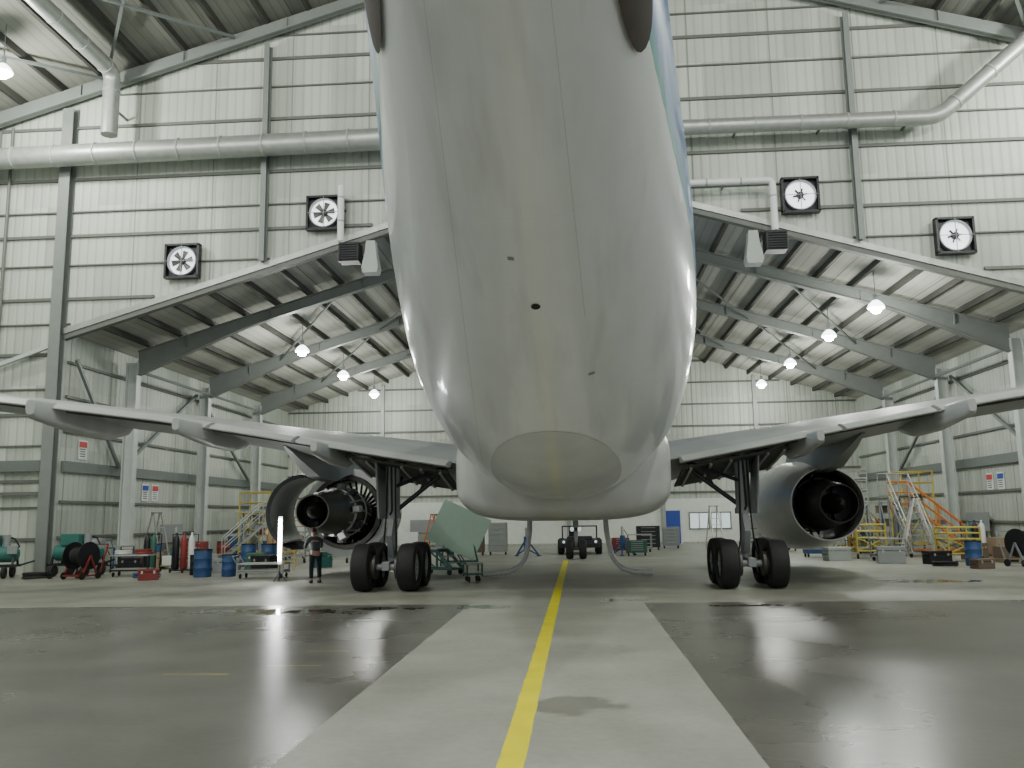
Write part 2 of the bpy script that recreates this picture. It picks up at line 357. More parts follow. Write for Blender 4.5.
for sgn in (-1, 1):
    trim(MB().box((CX+sgn*(LW+HW+.4)/2, YW-.2, 3.9), (HW-LW-.5, .2, .4)), m_steel)
    trim(MB().box((CX+sgn*(LW+HW+.4)/2, YW-.18, 2.9), (HW-LW-.5, .14, .12)), m_girt)
    trim(MB().beam((CX+sgn*(LW+.4), YW-.3, 8.3), (CX+sgn*(HW-.5), YW-.3, 6.0), .14), m_colwhite)
for z in (3.2, 4.6, 6.0, 7.4, 8.8, 10.2, 11.6):
    xe = min(LW-.1, (LZ-z)/LS-.3); trim(MB().box((CX, YB-.06, z), (2*xe, .1, .1)), m_girt)
for xx in (-12, -6, 0, 6, 12):
    trim(MB().box((CX+xx, YB-.2, (lowz(CX+xx)-.3)/2), (.22, .2, lowz(CX+xx)-.3)), m_steel_l)
MB().box((CX, YB-.015, 1.45), (2*LW-.4, .02, 2.7)).obj('trim_900', mat('wall_lining', (.70, .74, .68), .5), kind='structure')
def door(n, x, w, h, m):
    r = empty('door_%d' % n, (x, YB-.05, 0), kind='structure')
    MB().box((0, 0, h/2), (w, .06, h)).obj('door_leaf', m, r, bevel=.01)
    f = MB(); f.box((-w/2-.05, -.01, h/2), (.1, .09, h)); f.box((w/2+.05, -.01, h/2), (.1, .09, h)); f.box((0, -.01, h+.05), (w+.2, .09, .1)); f.obj('door_frame', m_white, r)
    MB().tube([(w/2-.12, -.08, 1.0), (w/2-.24, -.08, 1.0)], .02, 8).obj('handle', m_alu, r)
door(1, 5.95, .95, 2.05, m_bluedoor); door(2, -7.6, .9, 2.05, m_bluedoor)
def window(n, x, z, w, h):
    r = empty('window_%d' % n, (x, YB-.05, z), kind='structure')
    MB().box((0, 0, 0), (w, .03, h)).obj('pane', m_glass, r)
    f = MB()
    for s in (-1, 1): f.box((s*w/2, -.02, 0), (.07, .06, h+.07)); f.box((0, -.02, s*h/2), (w, .06, .07))
    f.box((0, -.02, 0), (.05, .05, h)); f.obj('window_frame', m_steel, r)
window(1, 7.6, 1.4, 1.2, 1.0); window(2, 8.95, 1.4, 1.2, 1.0)

# ------------------------------------------------------------------ airplane
A = empty('airplane', (-0.32, 23.0, 0), (0, 0, -0.0075), label='white and blue twin-engine jet airliner parked over the yellow line', category='airplane')
FT = [(-23, .3, 6.95), (-21, .6, 6.75), (-18, .98, 6.50), (-15, 1.47, 6.12), (-12, 1.98, 5.66), (-9, 2.37, 5.15), (-7, 2.51, 4.88), (-5.4, 2.57, 4.77), (-3, 2.57, 4.74), (0, 2.57, 4.74), (7, 2.57, 4.74), (14, 2.5, 4.68), (17, 2.35, 4.58), (19, 1.95, 4.38), (20.5, 1.3, 4.12), (21.3, .65, 3.98), (21.6, .05, 3.95)]
def fus(y):
    for i in range(len(FT)-1):
        if FT[i][0] <= y <= FT[i+1][0]: break
    p0 = FT[max(i-1, 0)]; p1 = FT[i]; p2 = FT[i+1]; p3 = FT[min(i+2, len(FT)-1)]
    h = p2[0]-p1[0]; t = (y-p1[0])/h; out = []
    for k in (1, 2):
        m1 = (p2[k]-p0[k])/(p2[0]-p0[0])*h; m2 = (p3[k]-p1[k])/(p3[0]-p1[0])*h
        out.append((2*t**3-3*t*t+1)*p1[k]+(t**3-2*t*t+t)*m1+(-2*t**3+3*t*t)*p2[k]+(t**3-t*t)*m2)
    return out
ys = [-23+44.5*i/110 for i in range(111)]+[21.6]
rings = []
for y in ys:
    R, zc = fus(y); rings.append([(R*math.cos(2*pi*j/72), y, zc+R*math.sin(2*pi*j/72)) for j in range(72)])
MB().rings(rings).obj('fuselage', fuselage_mat(), A, smooth=True)
rings = []
for y, w, zb, zt in ((-2.6, 2.2, 2.0, 3.6), (-2.5, 2.38, 1.86, 3.8), (-2.2, 2.52, 1.76, 4.0), (-1.2, 2.62, 1.70, 4.2), (1, 2.68, 1.68, 4.2), (5, 2.7, 1.68, 4.2), (9, 2.65, 1.75, 4.1), (11, 2.4, 2.0, 3.8), (12.2, 1.8, 2.3, 3.4)):
    c = (zb+zt)/2; hh = (zt-zb)/2; rg = []
    for j in range(64):
        a = 2*pi*j/64; e = 2/4.0
        rg.append((w*math.copysign(abs(math.cos(a))**e, math.cos(a)), y, c+hh*math.copysign(abs(math.sin(a))**e, math.sin(a))))
    rings.append(rg)
MB().rings(rings).obj('belly_fairing', m_fair, A, smooth=True)
def surf(y, ang, off=0.0):
    R, zc = fus(y); return Vector(((R+off)*math.cos(ang), y, zc+(R+off)*math.sin(ang)))
def patch(y0, y1, a0, a1, off, ny=14, na=10, rnd=True, pw=2.4):
    mb = MB(); rr = []
    for i in range(ny+1):
        t = i/ny
        if rnd: t = .5-.5*math.cos(pi*t)
        y = y0+(y1-y0)*t; u = abs(2*t-1)
        k = (max(0, 1-u**pw))**(1/pw) if rnd else 1
        ac = (a0+a1)/2; hw = (a1-a0)/2*max(k, .02)
        rr.append([surf(y, ac-hw+2*hw*j/na, off) for j in range(na+1)])
    mb.rings(rr, cap=False, closed=False); return mb
for sgn in (-1, 1):
    a0, a1 = (D(-47), D(-18)) if sgn > 0 else (D(180+16), D(180+38))
    patch(-21, -16.2, a0, a1, .03, 24).obj('stabilizer_root_seal', m_brown, A, smooth=True, label='dark brown oval tailplane root opening')
patch(-13.45, -13.33, D(-91.5), D(-88), .006, 8, 6, True, 2).obj('drain_hole', m_black, A)
patch(-9.97, -3.25, D(-118), D(-62), .004, 40, 24, True, 2.1).obj('belly_oval', m_oval, A, smooth=True)  # oval patch of slightly different grey on the belly
for (y, a) in ((-14.3, -97), (-11.6, -72)):
    patch(y, y+.06, D(a-1.2), D(a+1.2), .004, 4, 4, False).obj('access_panel', m_grey, A)

WST = [(2.2, 7.6, -1.4, 3.3, 3.02, 1.3), (5.0, 5.7, -1.6, 3.7, 3.50, 1.0), (7.6, 4.0, -1.9, 4.05, 3.96, .75), (9.6, 2.6, -2.6, 4.33, 4.28, .58), (13.4, 0.1, -4.2, 4.75, 4.72, .45), (18, -2.9, -6.2, 5.3, 5.25, .3), (22, -5.6, -8.0, 5.7, 5.65, .18)]
def airfoil(x, yL, yT, zL, zT, th, n=12):
    up, lo = [], []
    for i in range(n+1):
        s = (i/n)**1.5; yt = 5*(.2969*math.sqrt(s)-.126*s-.3516*s*s+.2843*s**3-.1015*s**4)*th
        y = yL+s*(yT-yL); zz = zL+s*(zT-zL); up.append((x, y, zz+yt*1.1+.01)); lo.append((x, y, zz-yt*.9-.01))
    return up[::-1]+lo[1:]
def flapst(x):
    for i in range(len(WST)-1):
        if WST[i][0] <= x <= WST[i+1][0]:
            t = (x-WST[i][0])/(WST[i+1][0]-WST[i][0]); return [WST[i][k]+(WST[i+1][k]-WST[i][k])*t for k in range(6)]
for sgn in (-1, 1):
    W = MB(); rr = []
    for (x, yL, yT, zL, zT, th) in WST:
        ch = max(.35, min(1.0, (yL-yT)*.13)); k = ch/(yL-yT)
        rr.append(airfoil(sgn*x, yL, yT+ch, zL, zT+(zL-zT)*k+.06, th))
    wing = W.rings(rr).obj('wing', m_wing, A, smooth=True)
    for xa, xb in ((2.9, 6.6), (6.7, 8.6), (8.7, 13.2), (13.3, 17.8)):
        rr = []
        for i in range(5):
            x = xa+(xb-xa)*i/4; _, yL, yT, zL, zT, th = flapst(x); ch = max(.35, min(1.0, (yL-yT)*.13))-.04
            rr.append(airfoil(sgn*x, yT+ch, yT, zT+.04, zT-.06, .16, 8))
        MB().rings(rr).obj('flap', m_flap, wing, smooth=True)
    rr = []
    for x in (2.9, 6, 9, 13, 17.8):
        _, yL, yT, zL, zT, th = flapst(x); ch = max(.35, min(1.0, (yL-yT)*.13))
        rr.append([(sgn*x, yT+ch+.14, zT-.04), (sgn*x, yT+ch-.08, zT-.04), (sgn*x, yT+ch-.08, zT-.10), (sgn*x, yT+ch+.14, zT-.10)])
    MB().rings(rr).obj('flap_gap', m_under, wing)
    for xx, L0, L1, r in ((5.9, -2.5, 1.6, .25), (8.9, -3.4, 1.4, .28), (12.0, -4.1, .7, .36), (16.8, -7.0, -3.4, .18)):
        _, yL, yT, zL, zT, th = flapst(xx); rr = []
        prof = ((0, .5, -.06), (.02, .68, -.09), (.2, .85, -.13), (.42, 1.0, -.18), (.7, 1.0, -.19), (.88, .75, -.08), (1, .2, .1))
        for t, q, dz in prof:
            y = L0+(L1-L0)*t; rad = r*q; cz = zT-.06+dz
            rr.append([(sgn*xx+rad*.62*math.copysign(abs(math.cos(2*pi*j/16))**.7, math.cos(2*pi*j/16)), y, cz+rad*.95*math.copysign(abs(math.sin(2*pi*j/16))**.7, math.sin(2*pi*j/16))) for j in range(16)])
        MB().rings(rr).obj('flap_track_fairing', m_flap, wing, smooth=True)
    rr = []
    for x in (3.0, 4.5, 5.6):
        _, yL, yT, zL, zT, th = flapst(x)
        rr.append([(sgn*x, yT+1.05, zT-.16), (sgn*x, yT+3.4, zT-.54), (sgn*x, yT+3.4, zT-.60), (sgn*x, yT+1.05, zT-.22)])
    MB().rings(rr).obj('gear_bay', m_under, wing)
    for x in (3.2, 3.7, 4.2, 5.1, 5.5):
        _, yL, yT, zL, zT, th = flapst(x)
        MB().beam((sgn*x, yT+1.05, zT-.21), (sgn*x, yT+3.3, zT-.58), .06, .12).obj('rib', m_flap, wing)
    # ---- engine
    ex = 7.74 if sgn > 0 else -7.62; ez = 2.05
    E = empty('engine', (ex, 0, ez), parent=A)
    pr = [(10, 1.14), (9.97, 1.2), (9.8, 1.29), (9.3, 1.41), (8.2, 1.47)]
    if sgn > 0: pr += [(6.9, 1.45), (6.0, 1.37), (5.1, 1.24), (4.2, 1.09), (4.2, 1.05), (5.1, 1.14), (6.2, 1.17)]
    else: pr += [(7.4, 1.48), (7.0, 1.48), (7.0, 1.28), (7.4, 1.2)]
    pr += [(8.5, 1.17), (9.5, 1.12), (9.9, 1.12)]
    MB().revolve(pr, seg=48, closed=True).obj('nacelle', m_cowl, E, smooth=True)
    fy = 5.2 if sgn > 0 else 7.32; by = 7.6 if sgn > 0 else 8.5
    MB().revolve([(9.0, 1.14), (fy, 1.13), (fy, 1.09), (9.0, 1.12)], seg=40, closed=True).obj('fan_duct', m_soot, E, smooth=True)
    mb = MB(); nb = 30
    for i in range(nb):
        a = 2*pi*i/nb; r1 = 1.11; d = Vector((math.cos(a), 0, math.sin(a))); t = Vector((-math.sin(a), 0, math.cos(a)))
        p, q = d*.45+Vector((0, by, 0)), d*r1+Vector((0, by, 0)); o1 = t*.07+Vector((0, .12, 0)); th = Vector((0, .015, 0))
        mb.add([p-o1, p+o1, q+o1, q-o1, p-o1+th, p+o1+th, q+o1+th, q-o1+th], [(0, 1, 2, 3), (7, 6, 5, 4), (0, 4, 5, 1), (1, 5, 6, 2), (2, 6, 7, 3), (3, 7, 4, 0)])
    mb.obj('fan_blades', m_soot, E)
    rc = .70 if sgn > 0 else .66
    MB().revolve([(8.3, .5), (7.3, rc+.02), (6, rc+.1), (4.6, rc+.04), (3.5, rc-.08), (3.0, rc-.14), (3.0, rc-.18), (3.6, rc-.13), (4.4, rc-.10), (4.4, .1)], seg=36).obj('core_cowl', m_soot if sgn > 0 else m_burn, E, smooth=True)
    MB().revolve([(4.3, .3), (3.6, .3), (3.1, .2), (2.7, .05)], seg=24).obj('exhaust_plug', m_soot, E, smooth=True)
    mb = MB()
    mb.revolve([(3.86, .29), (3.94, .29), (3.94, .31), (3.86, .31)], seg=20, closed=True)
    for i in range(18):
        a = 2*pi*i/18; d = Vector((math.cos(a), 0, math.sin(a))); mb.beam(d*.28+Vector((0, 3.9, 0)), d*(rc-.12)+Vector((0, 3.9, 0)), .02, .2)
    mb.obj('turbine_vanes', m_dark, E)
    rr = []
    zt = 4.05-ez
    for (y, zb, w) in ((9.0, 1.38, .08), (8.0, 1.4, .2), (6.0, 1.2, .23), (4.6, .95, .23), (3.0, 1.05, .2), (1.4, 1.45, .12), (0.4, 1.75, .04)):
        ztop = min(zt+.05, 1.5+(9.2-y)*.4) if y > 7 else zt+.05
        rr.append([(-w, y, zb), (w, y, zb), (w, y, ztop), (-w, y, ztop)])
    MB().rings(rr).obj('pylon', m_wing, E, smooth=True)
    mb = MB(); npz = 9 if sgn > 0 else 14
    for k in range(npz):
        a = 2*pi*k/npz+.3; mb.tube([(rc*1.15*math.cos(a), 7.2, rc*1.15*math.sin(a)), ((rc+.14)*math.cos(a+.2), 6.0, (rc+.14)*math.sin(a+.2)), ((rc+.08)*math.cos(a+.1), 4.8, (rc+.08)*math.sin(a+.1))], .03, 6)
    mb.revolve([(6.35, rc+.13), (6.45, rc+.13), (6.45, rc+.17), (6.35, rc+.17)], seg=28, closed=True)
    mb.revolve([(5.2, rc+.06), (5.3, rc+.06), (5.3, rc+.12), (5.2, rc+.12)], seg=28, closed=True)
    mb.obj('pipework', m_alu if sgn < 0 else m_soot, E)
    if sgn < 0:
        side, an, off = -1, D(17), (-.14, 0, -.02)
        a0, a1 = D(108), D(252)
        R = RY(an); piv = Vector((side*.25, 0, 1.35))
        def place(mb):
            mb.v = [tuple(R @ (Vector(v)-piv)+piv+Vector(off)) for v in mb.v]; return mb
        mb = MB(); mb.revolve([(6.6, 1.46), (5.4, 1.42), (4.4, 1.28), (3.9, 1.16), (3.9, 1.11), (4.4, 1.08), (5.4, 1.06), (6.6, 1.2), (6.6, 1.46)], seg=22, a0=a0, a1=a1)
        sh = place(mb).obj('reverser_cowl', m_galv, E, smooth=True, label='opened metal reverser half')
        for i in range(7):
            aa = a0+(a1-a0)*(i+.5)/7
            mb = MB(); mb.beam((1.47*math.cos(aa), 6.5, 1.47*math.sin(aa)), (1.42*math.cos(aa), 5.0, 1.42*math.sin(aa)), .05, .05)
            place(mb).obj('stiffener', m_dark, sh)
        mb = MB(); mb.revolve([(3.88, 1.07), (3.88, 1.19), (3.84, 1.19), (3.84, 1.07), (3.88, 1.07)], seg=22, a0=a0, a1=a1)
        place(mb).obj('edge_frame', m_dark, sh)
        MB().revolve([(6.98, 1.26), (6.98, 1.50), (6.86, 1.50), (6.86, 1.26)], seg=40, closed=True).obj('aft_flange', m_white, E, smooth=True)
        mb = MB()
        mb.revolve([(6.72, 1.1), (6.72, 1.24), (6.66, 1.24), (6.66, 1.1)], seg=36, closed=True)
        for i in range(30):
            a = 2*pi*i/30; mb.box((1.18*math.cos(a), 6.95, 1.18*math.sin(a)), (.12, .6, .04), RY(-a))
        mb.obj('cascade_ring', m_burn, E)
        for i, (a, w, h) in enumerate(((.1, .28, .2), (.8, .25, .18), (1.5, .2, .16), (2.3, .28, .2), (2.9, .3, .2), (3.5, .35, .22), (4.1, .4, .24), (4.7, .4, .22), (5.2, .3, .24), (5.8, .3, .2))):
            MB().box(((rc+.2)*math.cos(a), 5.0+.45*(i % 4), (rc+.2)*math.sin(a)), (w*.8, .42, h), RY(-a)).obj('accessory_box', (m_alu, m_dark, m_grey, m_steel_l)[i % 4], E, bevel=.02)
    # ---- main gear
    gx = sgn*4.52
    G = empty('main_landing_gear', (gx, 0, 0), parent=A)
    mb = MB(); mb.tube([(0, 0, 3.5), (0, 0, 1.9)], .19, 20); mb.tube([(0, 0, 1.95), (0, 0, 1.8)], .22, 20); mb.tube([(0, 0, 1.85), (0, 0, .72)], .125, 18)
    mb.obj('strut', m_grey, G, smooth=True)
    mb = MB(); mb.beam((0, -.85, .62), (0, .85, .62), .2, .22); mb.tube([(-.8, -.7, .6), (.8, -.7, .6)], .08, 12); mb.tube([(-.8, .7, .6), (.8, .7, .6)], .08, 12)
    mb.obj('bogie_beam', m_grey, G, bevel=.02)
    mb = MB()
    mb.tube([(0, .05, 1.95), (-sgn*1.35, .1, 3.0)], .06, 10); mb.tube([(0, -.1, 2.6), (-sgn*1.45, -.1, 3.15)], .05, 8); mb.tube([(-sgn*.7, .08, 2.5), (-sgn*1.0, 0, 3.1)], .035, 8)
    mb.tube([(sgn*.05, .1, 2.2), (0, 1.5, 3.2)], .06, 10)
    mb.obj('side_brace', m_dark, G, smooth=True)
    mb = MB(); mb.beam((0, -.16, 1.8), (0, -.42, 1.35), .14, .06); mb.beam((0, -.42, 1.35), (0, -.14, .85), .14, .06); mb.obj('torque_link', m_grey, G)
    mb = MB(); mb.tube([(.1, -.2, 3.2), (.12, -.22, 2.0), (.16, -.3, 1.2), (.2, -.6, .75)], .022, 6); mb.tube([(-.1, -.2, 3.2), (-.12, -.22, 2.0), (-.16, -.3, 1.2), (-.3, -.6, .75)], .022, 6); mb.tube([(.0, -.22, 3.2), (.03, -.26, 2.0), (-.02, -.28, 1.9)], .03, 6)
    mb.obj('hydraulic_lines', m_black, G)
    MB().box((sgn*.33, .1, 2.55), (.05, 1.0, 1.5), RY(sgn*.06)).obj('gear_door', m_grey, G, bevel=.02)
    for wx in (-.58, .58):
        for wy in (-.7, .7):
            t = MB(); t.revolve([(-.2, .36), (-.23, .42), (-.235, .5), (-.19, .57), (-.1, .59), (0, .595), (.1, .59), (.19, .57), (.235, .5), (.23, .42), (.2, .36), (0, .33)], axis='X', seg=36, closed=True)
            wo = t.obj('wheel', m_black, G, (wx, wy, .595), smooth=True)
            h = MB(); h.revolve([(-.18, .05), (-.19, .2), (-.13, .26), (-.17, .35), (.17, .35), (.13, .26), (.19, .2), (.18, .05)], axis='X', seg=24); h.obj('hub', m_grey, wo, smooth=True)
            if wy < 0:
                MB().revolve([(-.06, .12), (-.06, .3), (.06, .3), (.06, .12)], c=(-math.copysign(.27, wx), 0, 0), axis='X', seg=20).obj('brake', m_burn, wo, smooth=True)
G = empty('nose_landing_gear', (0.1, 15, 0), parent=A)
mb = MB(); mb.tube([(0, 0, 2.6), (0, 0, 1.2)], .12, 14); mb.tube([(0, 0, 1.25), (0, 0, .42)], .08, 14); mb.tube([(-.38, 0, .42), (.38, 0, .42)], .06, 10); mb.tube([(0, 0, 1.3), (0, 1.2, 2.5)], .05, 8); mb.obj('strut', m_grey, G, smooth=True)
for wx in (-.28, .28):
    t = MB(); t.revolve([(-.14, .24), (-.16, .3), (-.15, .37), (-.07, .42), (.07, .42), (.15, .37), (.16, .3), (.14, .24), (0, .22)], axis='X', seg=28, closed=True)
    wo = t.obj('wheel', m_black, G, (wx, 0, .42), smooth=True)
    MB().revolve([(-.12, .04), (-.08, .18), (-.12, .24), (.12, .24), (.08, .18), (.12, .04)], axis='X', seg=20).obj('hub', m_grey, wo, smooth=True)
for s in (-1, 1): MB().box((s*.45, 0, 1.95), (.04, 1.6, .75)).obj('gear_door', m_white, G)
MB().box((0, -.12, 1.25), (.5, .1, .12)).obj('light_bar', m_dark, G)
for s in (-1, 1): MB().revolve([(-.19, .02), (-.19, .08), (-.1, .1), (-.1, .02)], c=(s*.16, 0, 1.25), axis='Y', seg=14).obj('taxi_lamp', m_glass, G)

# ------------------------------------------------------------------ ducts, fans, heaters
def duct(name, pts, r, label, m=m_galv, band=1.6, seg=18, brackets=()):
    R = empty(name, pts[0], label=label, category='duct')
    o = Vector(pts[0]); P = [Vector(p)-o for p in pts]
    Q = [P[0]]
    for i in range(1, len(P)-1):
        a = (P[i-1]-P[i]).normalized(); b = (P[i+1]-P[i]).normalized(); k = min(r*1.6, (P[i-1]-P[i]).length*.4, (P[i+1]-P[i]).length*.4)
        for t in (0, .25, .5, .75, 1):
            p0, p1, p2 = P[i]+a*k, P[i], P[i]+b*k; Q.append(p0*(1-t)**2+p1*2*t*(1-t)+p2*t*t)
    Q.append(P[-1])
    MB().tube(Q, r, seg).obj('duct_pipe', m, R, smooth=True)
    for i in range(len(P)-1):
        L = (P[i+1]-P[i]).length; d = (P[i+1]-P[i]).normalized(); t = band/2
        while t < L-.2:
            MB().tube([P[i]+d*(t-.03), P[i]+d*(t+.03)], r*1.07, seg).obj('joint_band', m_steel_l, R); t += band
    for b in brackets:
        MB().beam(Vector(b)-o, Vector((b[0], YW-.005, b[2]))-o, .06, .08).obj('wall_bracket', m_steel, R)
    return R
duct('air_duct', [(-26.4, 30.05, 15.4), (-4.0, 30.05, 15.55)], .40, 'large round galvanised air duct along the gable wall', brackets=[(x, 30.1, 15.5) for x in (-24, -19.8, -15.5, -9, -5)])
duct('air_duct', [(-17.0, 14, 18.55), (-17.0, 29.75, 18.55), (-17.0, 29.75, 16.05)], .30, 'round galvanised duct running beneath the roof and dropping down', brackets=[(-17, 29.9, 17.2)])
duct('air_duct', [(2.6, 30.05, 15.45), (12.9, 30.05, 15.4), (16.5, 29.7, 18.4), (16.6, 14, 18.2)], .27, 'round galvanised duct turning upward to the roof', brackets=[(x, 30.1, 15.4) for x in (6, 9, 12)])
duct('air_duct', [(3.9, 30.1, 15.15), (3.9, 30.1, 12.9)], .17, 'short vertical galvanised duct', m_galv, .7, brackets=[(3.9, 30.1, 14)])
duct('flue_pipe', [(4.25, 30.3, 13.45), (7.15, 30.3, 13.45), (7.15, 30.3, 11.6)], .12, 'white flue pipe bending down to a unit heater', m_white, 1.2, brackets=[(5.5, 30.3, 13.45)])
duct('flue_pipe', [(-8.35, 30.3, 13.9), (-8.35, 30.3, 11.8)], .12, 'white flue pipe dropping to a unit heater', m_white, .9, brackets=[(-8.35, 30.3, 13.2)])

def fan(x, z, bright):
    R = empty('extractor_fan', (x, YW-.14, z), label='square black wall extractor fan with round pale backlit louvre', category='fan', group='extractor fans on the gable wall')
    mb = MB(); s = .62
    mb.box((0, 0, 0), (2*s, .06, 2*s))
    for a, b, w, h in ((0, s, 2*s+.08, .08), (0, -s, 2*s+.08, .08), (s, 0, .08, 2*s), (-s, 0, .08, 2*s)): mb.box((a, -.1, b), (w, .26, h))
    mb.obj('housing', m_dark, R)
    MB().revolve([(-.05, .0), (-.05, .53), (-.03, .53), (-.03, 0)], seg=36).obj('louvre_disc', mat('fan_louvre_glow', (.85, .88, .9), .5, emis=(.85, .93, 1), estr=1.8), R)  # emission stands in for backlight coming through the louvre
    MB().revolve([(-.2, .52), (-.2, .56), (-.03, .56), (-.03, .52)], seg=36, closed=True).obj('fan_ring', m_grey, R, smooth=True)
    MB().revolve([(-.22, .02), (-.22, .11), (-.08, .13), (-.08, .02)], seg=20).obj('hub', m_dark, R, smooth=True)
    mb = MB(); nb = 6
    for i in range(nb):
        a = 2*pi*i/nb+.2
        d = Vector((math.cos(a), 0, math.sin(a))); t = Vector((-math.sin(a), 0, math.cos(a))); w1, w2 = (.03, .03) if bright else (.05, .12)
        base = Vector((0, -.15, 0)); L = .26 if bright else .40
        v = [base+d*.08-t*w1, base+d*.08+t*w1+Vector((0, .03, 0)), base+d*L+t*w2+Vector((0, .03, 0)), base+d*L-t*w2]
        v += [q+Vector((0, .012, 0)) for q in v]
        mb.add(v, [(0, 1, 2, 3), (7, 6, 5, 4), (0, 4, 5, 1), (1, 5, 6, 2), (2, 6, 7, 3), (3, 7, 4, 0)])
    mb.revolve([(-.17, .07), (-.13, .07), (-.13, .12), (-.17, .12)], seg=16, closed=True)
    mb.obj('fan_blades', m_burn, R)
    mb = MB()
    for a in (0, pi/2):
        d = Vector((math.cos(a), 0, math.sin(a))); mb.beam(-d*.6+Vector((0, -.23, 0)), d*.6+Vector((0, -.23, 0)), .022, .022)
    mb.obj('guard_bars', m_grey, R)
for x, z, b in ((-14.45, 11.4, False), (-9.1, 13.05, False), (8.2, 13.0, True), (13.4, 11.3, True)): fan(x, z, b)
def heater(x, z, s):
    R = empty('unit_heater', (x, 30.4, z), label='dark unit heater with louvred front hung under the roof edge', category='heater')
    MB().box((0, 0, 0), (.75, .6, .7)).obj('heater_casing', m_dark, R, bevel=.02)
    mb = MB()
    for i in range(7): mb.box((0, -.32, -.28+i*.09), (.66, .05, .015), RX(.5))
    mb.box((-.33, -.31, 0), (.03, .03, .66)); mb.box((.33, -.31, 0), (.03, .03, .66))
    mb.obj('louvres', m_dark, R)
    mb = MB(); hx = s*.78
    mb.rings([[(hx-.16, -.2, .4), (hx+.16, -.2, .4), (hx+.16, .2, .4), (hx-.16, .2, .4)], [(hx-.2, -.2, 0), (hx+.2, -.2, 0), (hx+.2, .2, 0), (hx-.2, .2, 0)], [(hx-.3, -.3, -.6), (hx+.3, -.3, -.6), (hx+.3, .3, -.6), (hx-.3, .3, -.6)], [(hx-.26, -.3, -.8), (hx+.26, -.3, -.8), (hx+.26, .24, -.8), (hx-.26, .24, -.8)]])
    mb.obj('discharge_hopper', m_steel_l, R)
    MB().beam((0, .3, .2), (0, .59, .2), .08).obj('wall_bracket', m_steel, R)
heater(-8.0, 11.35, 1); heater(7.15, 11.2, -1)

# ------------------------------------------------------------------ lamps
def lamp(x, y, z, roofz, power, lightcol=(0.985, 1.0, 0.93)):
    R = empty('high_bay_lamp', (x, y, z), label='bell-shaped high bay lamp hanging lit from the roof', category='lamp', group='high bay lamps')
    MB().revolve([(.0, .30), (.04, .32), (.18, .24), (.3, .11), (.32, .02), (.28, .02), (.16, .21), (.02, .29)], axis='Z', seg=24, closed=True).obj('lamp_shade', m_shade, R, smooth=True)
    MB().revolve([(.26, .03), (.18, .1), (.02, .18), (-.1, .19), (-.17, .13), (-.21, .01)], axis='Z', seg=18).obj('bulb', m_lampglow, R, smooth=True)
    MB().tube([(0, 0, .32), (0, 0, .55)], .08, 12).obj('ballast', m_grey, R, smooth=True)
    MB().tube([(0, 0, .55), (0, 0, roofz-z)], .015, 6).obj('suspension_rod', m_steel, R)
    ld = bpy.data.lights.new('lamp_light', 'POINT'); ld.energy = power; ld.color = lightcol; ld.shadow_soft_size = .3
    lo = bpy.data.objects.new('lamp_light', ld); COL.objects.link(lo); lo.parent = R; lo.location = (0, 0, -.55)
for y in (38.5, 45.6, 52.8):
    for s in (-1, 1):
        lamp(CX+s*11.7, y, 9.35, lowz(CX+11.7), 520)
lamp(CX+11.9, 33.0, 9.3, lowz(CX+11.9), 520)
for y in (26.5, 16, 5):  # nearer rows hang out of view, added to light the high bay
    for s in (-1, 1):
        lamp(CX+s*18.4, y, 16.9, highz(CX+18.4), 1600 if y > 25 else 2300)
        if y < 25: lamp(CX+s*8, y, 20, highz(CX+8), 2000)  # inner lamps are unseen too, added for lighting

# ------------------------------------------------------------------ floor equipment
def barrel(x, y, m, label, s=1.0):
    R = empty('drum', (x, y, 0), label=label, category='barrel'); R.scale = (s, s, s)
    MB().revolve([(0, .27), (.02, .29), (.28, .285), (.30, .30), (.32, .285), (.58, .285), (.60, .30), (.62, .285), (.86, .29), (.88, .27)], axis='Z', seg=24).obj('drum_body', m, R, smooth=True)
    mb = MB(); mb.revolve([(.88, .28), (.9, .295), (.86, .3)], axis='Z', seg=24, closed=True); mb.obj('lid_rim', m_dark, R)
    MB().tube([(.15, 0, .87), (.15, 0, .91)], .03, 8).obj('bung', m_dark, R)
barrel(-12.4, 28.8, m_blue, 'blue plastic drum standing on the floor')
barrel(-11.55, 28.9, m_blue, 'blue plastic drum beside the grey trolley', .8)
barrel(-12.2, 34.5, m_blue, 'blue plastic drum farther back near a stand')
barrel(12.9, 30.4, m_blue, 'blue drum next to a wheeled hose cart', .9)
barrel(-13.2, 35.0, m_blue, 'blue plastic drum farther back near a stand')
barrel(12.7, 40.6, m_green, 'green oil drum among the platforms'); barrel(-16.2, 39.8, m_red, 'red drum by the side wall')
barrel(-13.1, 29.9, m_dark, 'black drum behind the blue one', .75)
barrel(-16.9, 38.2, m_dark, 'black drum by the side wall')

def wheels(R, pts, r=.08, w=.05):
    for p in pts:
        MB().revolve([(-w/2, r*.5), (-w/2, r*.92), (-w*.3, r), (w*.3, r), (w/2, r*.92), (w/2, r*.5)], axis='X', seg=14).obj('wheel', m_black, R, (p[0], p[1], r), smooth=True)

